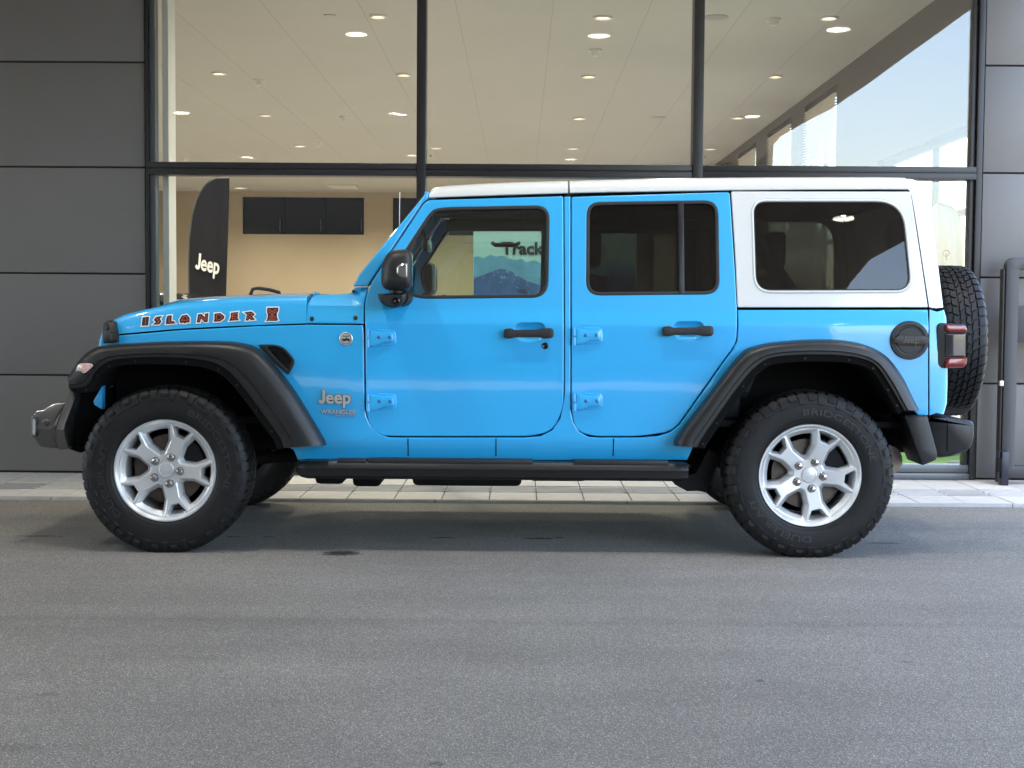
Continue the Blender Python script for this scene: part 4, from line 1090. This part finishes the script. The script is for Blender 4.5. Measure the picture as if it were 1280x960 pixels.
    # little dark mark cast on the barrel
    a = R(angle0+72*3+38 if angle0 > -5 else angle0+36); 
    bm = B(); lathe(bm, [(.165, -.012), (.165, .004), (.06, .004), (.06, -.012), (.165, -.012)], 56); obj('brake_disc', bm, STEEL, wh, local=True)
    bm = B(); c0 = R(35)
    rows = [[(r*math.cos(c0+t), y, r*math.sin(c0+t)) for r, y in ((.10, -.045), (.178, -.045), (.185, -.03), (.185, .04), (.10, .04))] for t in (-.55, -.5, -.25, 0, .25, .5, .55)]
    loft(bm, rows, True, True); obj('brake_caliper', bm, CHASSIS, wh, local=True)
    bm = B(); lathe(bm, [(.197, .095), (.06, .07), (.0005, .07)], 40); obj('dust_shield', bm, MATTE, wh, local=True)
    return wh
def place(wh, loc, rot=(0, 0, 0)):
    wh.location = Vector(loc)-WL[car]; wh.rotation_euler = rot
wf = make_wheel('wheel', [('BRIDGESTONE', 68, .041, 1.6), ('DUELER A/T', 226, .041, 1.6)], -4, car)
wr = make_wheel('wheel', [('BRIDGESTONE', 99, .041, 1.6), ('DUELER A/T', 272, .041, 1.6)], -6, car)
place(wf, (xh[0], HUBY, HZ)); place(wr, (xh[1], HUBY, HZ))
def copy_tree(o, parent=None):
    c = o.copy(); COL.objects.link(c)
    if parent: c.parent = parent
    for ch in o.children: copy_tree(ch, c)
    return c
for x, src in ((xh[0], wf), (xh[1], wr)):
    c = copy_tree(src, car); place(c, (x, 2*YC-HUBY, HZ), (0, 0, math.pi))
xs_, zs_ = P(1180, 426, YC)
sp = copy_tree(wr, car); place(sp, (xs_, YC+.02, zs_), (0, R(20), R(90))); sp.name = 'spare_wheel'
bm = B(); xg_ = BX(1187, 440)[0]; cyl(bm, (xg_-.02, YC, zs_), (xs_, YC, zs_), .12, n=24); obj('spare_carrier', bm, PLASTB, car)

# ---- badges and decals
bsurf = lambda k: (lambda x, z: YC-Wd(x, z)-k)
bm = B(); x, z = BX(398.6, 504.3); text_bm(bm, 'Jeep', .088, (x, 0, z+.002), extrude=.003, bold=.0024, xs=.95, surf=bsurf(.006)); obj('badge', bm, BADGE, body)
bm = B(); text_bm(bm, 'Jeep', .088, (x, 0, z+.002), extrude=.002, bold=.0038, xs=.95, surf=bsurf(.0015)); obj('badge_edge', bm, DARKEDGE, body)
bm = B(); x, z = BX(401, 517.0); text_bm(bm, 'WRANGLER', .029, (x, 0, z), extrude=.002, bold=.0004, xs=1.08, surf=bsurf(.003)); obj('badge', bm, BADGE, body)
bm = B(); x, z = BX(418, 519.8); text_bm(bm, 'UNLIMITED', .0095, (x, 0, z), extrude=.002, xs=1.95, surf=bsurf(.003)); obj('badge', bm, BADGE, body)
x, z = BX(432.6, 423.4); bm = B(); y_ = YC-Wd(x, z)
lathe(bm, [(.0315, .003), (.0315, -.004), (.029, -.0055), (.026, -.005), (.0005, -.005)], 36, (x, y_, z)); tb = obj('round_badge', bm, BADGE, body)
bm = B(); lathe(bm, [(.0255, -.0052), (.0255, -.0062), (.0235, -.0062), (.0235, -.0052)], 36, (x, y_, z))
plate(bm, [(x+a*.001, z+b_*.001) for a, b_ in [(-21, -6), (-12, 3), (-7, -1), (2, 7), (9, 0), (14, 3), (21, -5), (14, -13), (3, -8), (-8, -14)]], (), 0, .002, (), (), None, y_-.0066)
box(bm, x-.015, x+.015, y_-.0066, y_-.005, z+.010, z+.014); obj('round_badge_relief', bm, DARKEDGE, tb)
# hood lettering: tiki-cut capitals, black with white edge and red inlay; (polygons in units of letter height, red strokes)
GL = {
 'I': ([[(.12, 1), (.95, 1), (.82, 0), (0, 0)]], [[(.53, .85), (.47, .15)]]),
 'S': ([[(.0, .58), (.30, .95), (1.15, 1), (.80, .68), (1.02, .36), (.72, .0), (-.15, .02), (.28, .32)]], [[(.36, .78), (.72, .36), (.45, .18)]]),
 'L': ([[(.20, .98), (.78, 1.02), (.70, .36), (1.05, .30), (1.25, .02), (0, 0), (.05, .6)]], [[(.42, .8), (.42, .22), (1.0, .18)]]),
 'A': ([[(.0, .45), (.32, .92), (.95, 1.0), (1.28, .62), (1.30, .08), (.80, .08), (.80, .0), (.58, .0), (.58, .08), (.1, .06)]], [[(.25, .3), (.55, .78), (.92, .78), (1.1, .25)], [(.35, .36), (1.0, .36)]]),
 'N': ([[(.18, .98), (.62, 1.0), (1.02, .58), (1.05, 1.02), (1.48, 1.04), (1.38, .0), (1.0, 0), (.55, .46), (.42, .0), (0, 0)]], [[(.27, .15), (.40, .78), (1.15, .22), (1.24, .85)]]),
 'D': ([[(.08, .98), (.85, 1.02), (1.38, .60), (1.32, .32), (.85, 0), (0, 0), (.1, .5)]], [[(.30, .2), (.34, .8), (.80, .8), (1.12, .5), (.8, .2), (.30, .2)]]),
 'E': ([[(.22, .98), (1.22, 1.04), (1.12, .74), (1.18, .5), (1.08, .34), (1.30, .05), (0, 0), (.24, .5)]], [[(1.0, .84), (.45, .78), (.42, .22), (1.05, .2)], [(.45, .5), (.98, .52)]]),
 'R': ([[(.02, .96), (1.0, 1.02), (1.38, .66), (1.10, .42), (1.42, .04), (.95, .0), (.70, .2), (.62, 0), (.25, .02), (.42, .7)]], [[(.52, .12), (.55, .78), (.98, .78), (1.1, .62), (.75, .45), (1.1, .12)]]),
}
word = [('I', 177.2, 407.2, 10.6), ('S', 192.2, 406, 10.4), ('L', 207.4, 405.2, 10.6), ('A', 224.3, 404.6, 10.8), ('N', 246, 403.3, 10.6), ('D', 267.4, 402.2, 10.4), ('E', 286.4, 401.2, 10.4), ('R', 304.5, 401, 11.0)]
def stroke(bm, pts, wd, k):
    for a, b_ in zip(pts, pts[1:]):
        a, b_ = Vector(a), Vector(b_); d = (b_-a).normalized(); n_ = Vector((-d.y, d.x))*wd; d *= wd*.6
        q = [a-d+n_, a-d-n_, b_+d-n_, b_+d+n_]; plate(bm, [HX(p.x, p.y) for p in q], (), 0, .0006, (), (), hood_surf(k))
def decal(name, outline, reds, wd):
    bm = B(); pp = clean([HX(a, b_) for a, b_ in outline]); pp = pp if area(pp) > 0 else pp[::-1]
    plate(bm, offs(pp, -.0050), (), 0, .0008, (), (), hood_surf(.0018)); w0 = set(bm.faces)
    plate(bm, pp, (), 0, .0006, (), (), hood_surf(.0026)); b0 = set(bm.faces)-w0
    for rd in reds: stroke(bm, rd, wd, .0034)
    for f in bm.faces: f.material_index = 0 if f in w0 else 1 if f in b0 else 2
    obj(name, bm, [DECW, DECB, DECR], hood)
for ch, lx, ly, h in word:
    polys, reds = GL[ch]; kx = h*.93
    mp_ = lambda L: [(lx+a*kx, ly-b_*h-.06*a*h*.9) for a, b_ in L]
    decal('decal_letter', mp_(polys[0]), [mp_(r) for r in reds], .42)
lx, ly = 332.5, 401.3      # carved mask emblem
mk = [(0, 0), (1.6, 2.5), (2.6, 8), (1.2, 11), (1.6, 16.6), (15.6, 16.9), (15.4, 12.5), (13.6, 9), (14, 4), (15.4, 1.2), (13.5, 0.2), (4, .4)]
off_ = lambda L: [(lx+a, ly-b_) for a, b_ in L]
decal('decal_emblem', off_(mk), [off_(r) for r in ([(3.5, 14.6), (7.8, 11.5), (13.2, 14.9)], [(3.2, 11.6), (7.8, 8.6), (13, 11.8)], [(4.2, 4.2), (7.8, 7.6), (12, 4.4)], [(7.8, 8), (7.8, 2.2)], [(3.6, 1.8), (6, 2.6), (9.8, 2.6), (12.6, 1.9)])], .50)

# ---- cabin
bm = B(); xa = BX(465, 372)[0]; xd = BX(520, 372)[0]; zb = 1.135
box(bm, xa, xd+.06, YC-.72, YC+.72, .80, zb-.03, .04, 3); box(bm, xa+.16, xd+.02, YC+.12, YC+.62, zb-.05, zb+.03, .03, 3); obj('dashboard', bm, SEATM, car)
bm = B(); xw = BX(560, 372)[0]
ringp = []
for i in range(33):
    a = 2*math.pi*i/32; ringp.append((xw-.08*math.sin(a), YC+.36+.185*math.cos(a), 1.06+.165*math.sin(a)))
tube(bm, ringp, .016, 10); cyl(bm, (xw, YC+.36, 1.06), (xw-.30, YC+.36, .93), .035, n=12)
for a in (0, math.pi, -math.pi/2): tube(bm, [(xw, YC+.36, 1.06), (xw-.08*math.sin(a), YC+.36+.185*math.cos(a), 1.06+.165*math.sin(a))], .014, 8)
obj('steering_wheel', bm, SEATM, car)
def seat(px0, px1, yc_, wd, head=True):
    x0 = P(px0, 400, YC)[0]; x1 = P(px1, 400, YC)[0]; st_ = empty('seat', (x1, yc_, .6), car)
    bm = B(); box(bm, x0, x1, yc_-wd/2, yc_+wd/2, .62, .78, .04, 3); obj('cushion', bm, SEATM, st_)
    bm = B(); loft(bm, [[(x1-.10+.26*t, yc_-wd/2*k, .72+.62*t), (x1-.10+.26*t, yc_+wd/2*k, .72+.62*t), (x1+.02+.24*t, yc_+wd/2*k*.96, .70+.62*t), (x1+.02+.24*t, yc_-wd/2*k*.96, .70+.62*t)] for t, k in ((0, .9), (.1, 1), (.6, 1), (.9, .86), (1, .74))], True, True); obj('backrest', bm, SEATM, st_)
    for hy in ((0,) if head else (-.38, .38)):
        bm = B(); box(bm, x1+.14, x1+.23, yc_+hy-.13, yc_+hy+.13, 1.37, 1.55, .03, 3); obj('headrest', bm, SEATM, st_)
        bm = B()
        for s in (-.05, .05): cyl(bm, (x1+.18, yc_+hy+s, 1.28), (x1+.18, yc_+hy+s, 1.39), .007, n=8)
        obj('headrest_post', bm, CHROME, st_)
seat(600, 690, YC-.36, .50); seat(600, 690, YC+.36, .50); seat(820, 905, YC, 1.22, False)
bm = B()   # padded sport bar
xb1 = BX(712, 300)[0]; xb2 = BX(925, 300)[0]; xb3 = BX(1012, 300)[0]
for s in (1, -1):
    yb = YC-s*.60
    tube(bm, [(xb1, yb-s*.06, 1.0), (xb1, yb, 1.5), (xb1+.02, yb+s*.03, 1.63), (xb2-.05, yb+s*.03, 1.64), (xb2+.06, yb, 1.56), (xb3, yb-s*.03, 1.16)], .04, 10)
    tube(bm, [(BX(540, 260)[0], yb+s*.03, 1.63), (xb1, yb+s*.03, 1.635)], .03, 10)
    tube(bm, [(xb2, yb-s*.05, 1.0), (xb2, yb+s*.03, 1.63)], .04, 10)
for x in (xb1, xb2): tube(bm, [(x+.02, YC-.57, 1.635), (x+.02, YC+.57, 1.635)], .04, 10)
obj('roll_bar', bm, SEATM, car)
bm = B(); box(bm, BX(545, 260)[0], BX(1130, 260)[0], YC-.66, YC+.66, 1.688, 1.70)
obj('headliner', bm, HEAD, car)
bm = B(); xm = P(590, 300, YC)[0]; x, z = P(531, 305, YC-.1); box(bm, x-.01, x+.025, YC-.13, YC+.13, z-.035, z+.035, .015, 2); cyl(bm, (x, YC, z+.02), (x-.03, YC, z+.1), .01, n=10); obj('inner_mirror', bm, GLOSSB, car)
bm = B(); x, z = P(632, 306, YC+.70); tube(bm, [(x-.075, YC+.735, z+.010), (x-.06, YC+.69, z-.002), (x+.06, YC+.69, z-.002), (x+.075, YC+.735, z+.010)], .013, 8); obj('grab_handle', bm, PLASTB, car)

# =================================================================== THINGS IN AND BESIDE THE SHOWROOM
# black feather flag
FY = 16.0
FLAGB = mat('black flag cloth', (.020, .017, .019), .8, bump=(8, .2))
fl = empty('feather_flag', (P(262, 400, FY)[0], FY, .014)); tag(fl, 'black feather flag with white lettering inside the showroom', 'flag')
def flag_cloth(name, px, Y, zlow, m, parent, amp=.02):
    L_, Rr = px; bm = B(); rows = []
    zs_ = [z for _, z in [P(a, b_, Y) for a, b_ in L_]]
    N_ = 40; ztop = max(max(z for _, z in [P(a, b_, Y) for a, b_ in L_]), max(z for _, z in [P(a, b_, Y) for a, b_ in Rr]))
    LT = sorted([(z, x) for x, z in [P(a, b_, Y) for a, b_ in L_]]); RT = sorted([(z, x) for x, z in [P(a, b_, Y) for a, b_ in Rr]])
    for i in range(N_+1):
        z = zlow+(ztop-zlow)*i/N_; a, b_ = pl(LT, z), pl(RT, z)
        rows.append([(a+(b_-a)*k/10, Y+amp*math.sin(k*.9+z*1.3)*(k/10), z) for k in range(11)])
    V = loft(bm, rows)
    r = bmesh.ops.solidify(bm, geom=bm.faces[:], thickness=.004)
    return obj(name, bm, m, parent, ang=60)
flag_cloth('cloth', ([(237, 372), (236.3, 330), (237, 300), (240.5, 270), (246, 250), (253, 236), (262, 227), (271, 223.3)], [(283, 372), (285, 310), (286.5, 260), (287, 223)]), FY, .55, FLAGB, fl)
bm = B(); px_ = [(236.3, 372), (235.8, 330), (236.5, 300), (240, 270), (245.5, 250), (252.5, 235.5), (261.5, 226.5), (271, 222.8), (286, 222.5)]
tube(bm, [(P(236.5, 372, FY)[0], FY, .03)]+[(P(a, b_, FY)[0], FY, P(a, b_, FY)[1]) for a, b_ in px_], .008, 8); obj('pole', bm, ALUG, fl)
bm = B(); xf = P(236.5, 372, FY)[0]
for a in (R(45), R(135)): tube(bm, [(xf-.4*math.cos(a), FY-.4*math.sin(a), .03), (xf+.4*math.cos(a), FY+.4*math.sin(a), .03)], .014, 8)
obj('base', bm, ALUG, fl)
bm = B(); x, z = P(243.3, 335.5, FY-.06); a_ = R(-13); text_bm(bm, 'Jeep', .250, (x, FY-.034, z), (math.cos(a_), 0, math.sin(a_)), (-math.sin(a_)*.35, 0, math.cos(a_)), .002, .006, xs=.60); obj('lettering', bm, DECW, fl)
# white feather flag at the right
WY = 11.2
wf_ = empty('feather_flag', (P(1180, 400, WY)[0], WY, .014)); tag(wf_, 'white feather flag with small grey emblem behind the right-hand glass', 'flag')
flag_cloth('cloth', ([(1160, 420), (1161, 300), (1164, 262), (1166, 254), (1172, 254)], [(1204, 420), (1202, 300), (1198, 270), (1190, 260), (1178, 255), (1172, 254)]), WY, .5, mat('white flag cloth', (.75, .77, .78), .7), wf_, .04)
bm = B(); tube(bm, [(P(1204, 420, WY)[0], WY, .03), (P(1204, 420, WY)[0], WY, P(1204, 420, WY)[1]), (P(1202.5, 300, WY)[0], WY, P(1202.5, 300, WY)[1]), (P(1198.5, 270, WY)[0], WY, P(1198.5, 269, WY)[1]), (P(1190, 259, WY)[0], WY, P(1190, 259, WY)[1]), (P(1172, 253, WY)[0], WY, P(1172, 253, WY)[1])], .008, 8); obj('pole', bm, ALUG, wf_)
bm = B(); xf = P(1204, 420, WY)[0]
for a in (R(45), R(135)): tube(bm, [(xf-.35*math.cos(a), WY-.35*math.sin(a), .03), (xf+.35*math.cos(a), WY+.35*math.sin(a), .03)], .014, 8)
obj('base', bm, ALUG, wf_)
bm = B(); x, z = P(1180, 317, WY); lathe(bm, [(.028, .0), (.028, -.006), (.018, -.006), (.018, .0)], 20, (x, WY-.055, z)); box(bm, x-.006, x+.006, WY-.06, WY-.054, z-.05, z); obj('emblem', bm, mat('grey emblem', (.25, .26, .28), .5), wf_)
# mountain display board
DY = 14.0
SKYM = mat('poster pale sky', (.46, .74, .80), .5); M1 = mat('poster far ridge', (.12, .36, .60), .5, var=(6, .25)); M2 = mat('poster near ridge', (.028, .105, .34), .5, var=(7, .35)); SNOW = mat('poster snow', (.42, .56, .66), .5)
db = empty('display_board', (P(693, 400, DY)[0], DY, .014)); tag(db, 'tall display board with blue mountain view seen through the car windows', 'display board')
x0, z1 = P(592, 262, DY); x1, z0 = P(794, 470, DY)
bm = B(); box(bm, x0, x1, DY, DY+.04, .3, z1); obj('panel', bm, SKYM, db)
def pr_(a, b_): return P(a, b_, DY)
bm = B(); far = [(592.3, 322), (598, 320), (604, 323), (613, 318), (620, 321), (628, 319.5), (636, 323), (645, 325), (652, 323.5), (658, 328), (664, 326), (668, 325.5), (676, 329), (690, 333), (705, 326), (720, 330), (740, 327), (760, 333), (780, 329), (793.7, 333)]
plate(bm, [pr_(a, b_) for a, b_ in far]+[(x1-.002, .31), (x0+.002, .31)], (), 0, .004, (), (), None, DY-.004); obj('picture_ridge', bm, M1, db)
bm = B(); near = [(592.3, 348.5), (600, 345), (610, 341.5), (618, 338.5), (626, 335.5), (632, 337), (640, 340), (648, 345), (655, 349), (662, 352), (670, 355), (680, 358), (700, 352), (720, 344), (740, 350), (765, 340), (793.7, 348)]
plate(bm, [pr_(a, b_) for a, b_ in near]+[(x1-.003, .312), (x0+.003, .312)], (), 0, .004, (), (), None, DY-.008); obj('picture_ridge', bm, M2, db)
bm = B()
for _ in range(70):
    k = random.randrange(len(near)-1); t = random.random(); ax = near[k][0]+(near[k+1][0]-near[k][0])*t; ay = near[k][1]+(near[k+1][1]-near[k][1])*t+random.random()**2*16
    l = random.uniform(.8, 3.2); sl = random.choice((-1, 1))*random.uniform(.5, 1.1)
    try: plate(bm, [pr_(ax, ay), pr_(ax+l, ay+l*sl), pr_(ax+l*.8, ay+l*sl+.7), pr_(ax-.3, ay+.5)], (), 0, .0015, (), (), None, DY-.0105)
    except Exception: pass
obj('picture_snow', bm, SNOW, db)
bm = B(); x, z = P(627, 317.6, DY); text_bm(bm, 'Track', .170, (x, DY-.014, z), extrude=.002, bold=.0055, xs=1.02)
x, z = P(745, 318, DY); text_bm(bm, 'n', .185, (x, DY-.014, z), extrude=.002, bold=.0055); obj('lettering', bm, DECB, db)
bm = B()
for px, py, w_, h_ in ((645, 362, 14, 1.2), (648, 364.5, 10, 1), (652, 366, 8, .8)):
    a, b_ = P(px, py, DY); c, d = P(px+w_, py+h_, DY); box(bm, a, c, DY-.012, DY-.008, d, b_)
obj('picture_mark', bm, DECB, db)
bm = B()
for x in (x0+.2, x1-.2): box(bm, x-.03, x+.03, DY-.25, DY+.3, .016, .05); box(bm, x-.03, x+.03, DY+.01, DY+.04, .05, .31)
obj('foot', bm, ALUG, db)
# pale boards to the right of it
GREYB = mat('grey board', (.13, .13, .12), .6)
db2 = empty('display_board', (P(990, 400, DY)[0], DY, .014)); tag(db2, 'grey display board with pale lettering seen through the rear quarter window', 'display board')
x0, z1 = P(952, 288, DY); x1, _ = P(1027, 300, DY); _, z0 = P(990, 353, DY)
bm = B(); box(bm, x0, x1, DY, DY+.04, .3, z1, .004); obj('panel', bm, GREYB, db2)
bm = B(); x, z = P(980, 331.5, DY); text_bm(bm, 'e Hy', .225, (x, DY-.004, z), extrude=.002, bold=.0045, xs=1.05); obj('lettering', bm, DECW, db2)
bm = B()
for x in (x0+.08, x1-.08): box(bm, x-.03, x+.03, DY-.25, DY+.3, .016, .05); box(bm, x-.03, x+.03, DY+.01, DY+.038, .05, .32)
obj('foot', bm, ALUG, db2)
db3 = empty('display_board', (P(830, 400, DY)[0], DY, .014)); tag(db3, 'narrow plain tan display board between the two printed boards', 'display board')
x0, z1 = P(816, 296, DY); x1, _ = P(843, 300, DY)
bm = B(); box(bm, x0, x1, DY, DY+.04, .05, z1, .004); obj('panel', bm, mat('tan board', (.46, .42, .30), .6), db3)
bm = B(); box(bm, x0-.05, x1+.05, DY-.2, DY+.25, .016, .05, .004); obj('foot', bm, ALUG, db3)
# dark car standing inside at the left
IY = 13.2
ic = empty('showroom_car', (-4.9, IY+.85, .014)); tag(ic, 'black car inside the showroom behind the left pane', 'car')
zh = P(209, 366, IY+.3)[1]; xe = P(248, 373, IY+.3)[0]; ze = P(240, 372, IY+.3)[1]
prof = [(-7.0, .45), (-7.05, .75), (-6.95, zh-.02), (-6.6, 1.72), (-4.6, 1.74), (-3.95, zh+.02), (-3.4, zh+.012), (xe-.25, ze+.01), (xe-.05, ze-.06), (xe, .75), (xe-.02, .45)]
bm = B(); IBLK = mat('black car paint', (.008, .008, .009), .2, 0, 1)
for_pts = rp([(a, b_, .12) for a, b_ in prof], 5)
q = for_pts if area(for_pts) > 0 else for_pts[::-1]; q2 = offs(q, .06)
loft(bm, [[(x, IY, z) for x, z in q2], [(x, IY+.03, z) for x, z in offs(q, .015)], [(x, IY+.1, z) for x, z in q], [(x, IY+1.6, z) for x, z in q], [(x, IY+1.67, z) for x, z in offs(q, .015)], [(x, IY+1.7, z) for x, z in q2]], True, True); obj('body', bm, IBLK, ic)
for y_ in (IY-.004, IY+1.694):
    for wx in ([(-6.55, zh+.02), (-6.4, 1.62), (-5.6, 1.64), (-5.6, zh+.02)], [(-5.5, zh+.02), (-5.5, 1.64), (-4.7, 1.62), (-4.2, zh+.04)]):
        bm = B(); plate(bm, wx, (), 0, .01, (), (), None, y_, back=True); obj('window', bm, PRIVG if False else GLOSSB, ic)
for x in (-6.2, -3.75):
    for y_ in (IY+.02, IY+1.5):
        bm = B(); lathe(bm, [(.0005, 0), (.2, 0), (.22, -.02), (.33, -.02), (.35, .03), (.35, .15), (.33, .2), (.0005, .2)], 32, (x, y_, .365)); obj('wheel', bm, TYRE, ic)
bm = B(); x, z = P(209.3, 373, IY); bmesh.ops.create_uvsphere(bm, u_segments=16, v_segments=10, radius=.018, matrix=Matrix.Translation((x, IY-.005, z))); obj('lamp', bm, mat('white lamp', (.9, .9, .88), .2, emit=((1, .95, .85), 1.5)), ic)
# green turf mat
bm = B(); xa, ya = P(1020, 500, 10.3)[0], 10.1
box(bm, 1.9, 3.6, 10.0, 11.9, .0145, .03, .004); tm = obj('turf_mat', bm, mat('green turf', (.16, .42, .035), .9, bump=(300, .6), var=(40, .2))); tag(tm, 'bright green turf mat on the showroom floor behind the rear bumper', 'mat')
bm = B(); xq, zq = P(1198, 575, 9.8); rs = empty('barrier_base', (xq, 9.82, .014)); tag(rs, 'small round grey stand foot on the turf just inside the glass', 'stand')
bm = B(); cyl(bm, (xq, 9.82, .0145), (xq, 9.82, .10), .03, n=16); obj('stem', bm, ALUG, rs)
bm = B(); x_, z_ = P(1198, 572, 9.82); lathe(bm, [(.0005, .0), (.06, .004), (.075, .014), (.06, .022), (.0005, .024)], 28); bmesh.ops.rotate(bm, verts=bm.verts[:], cent=(0, 0, 0), matrix=Matrix.Rotation(R(90), 3, 'X')); bmesh.ops.translate(bm, verts=bm.verts[:], vec=(xq, 9.82, .098)); obj('cap', bm, ALUG, rs)
# metal gate leaf folded against the right wall
GY = 9.36
gt = empty('metal_gate', (P(1262, 600, GY)[0], GY, PT)); tag(gt, 'tall grey metal gate leaf with rounded corner against the right wall', 'gate')
GM = mat('gate grey paint', (.042, .044, .048), .42, .2, bump=(200, .03))
x0, zt = P(1256.5, 322, GY); xi, zi = P(1272.5, 337, GY); _, zb = P(1262, 597, GY)
bm = B(); xo = x0+1.05
out = rp([(x0, zb), (x0, zt, .07), (xo, zt, .07), (xo, zb)], 8); inn = rp([(xi, zb+.08), (xi, zi, .01), (xo-.085, zi, .01), (xo-.085, zb+.08)], 4)
plate(bm, out, [inn], .006, .06, (), (), None, GY-.03, back=True); obj('frame', bm, GM, gt)
bm = B(); za, zb2 = P(1274, 382, GY)[1], P(1274, 428, GY)[1]; box(bm, xi-.012, xo-.07, GY-.012, GY-.004, zb2, za, .001); pnl = obj('lock_plate', bm, GM, gt)
bm = B()
for zz in (za-.02, zb2+.02): lathe(bm, [(.0005, -.003), (.005, -.002), (.006, .002)], 10, (P(1273.8, 400, GY)[0], GY-.0125, zz))
obj('rivet', bm, DARKEDGE, pnl)
bm = B(); k = xi+.10
while k < xo-.1:
    box(bm, k, k+.014, GY+.0, GY+.014, zb+.08, zi); k += .11
obj('bars', bm, GM, gt)
bm = B(); xp0 = P(1248.5, 400, GY+.05)[0]; box(bm, xp0, x0-.004, GY-.02, GY+.05, PT+.01, P(1252, 336, GY)[1], .004); obj('post', bm, PLASTB, gt)
bm = B(); a, b_ = P(1247, 482, GY); c, d = P(1251.5, 475.5, GY); box(bm, a, c, GY-.05, GY-.021, b_, d, .002); obj('strike', bm, mat('brass strike', (.7, .62, .5), .35, .5), gt)
bm = B(); a, b_ = P(1250.5, 600.5, GY-.08); c, d = P(1260.5, 564.5, GY-.08); box(bm, a, c, GY-.10, GY-.032, PT, d, .004)
for py in (568, 594): 
    z_ = P(1250, py, GY-.08)[1]; cyl(bm, (a-.012, GY-.07, z_-.02), (a-.012, GY-.07, z_+.02), .014, n=14)
obj('bottom_hinge', bm, mat('hinge navy', (.02, .022, .035), .3, .3), gt)
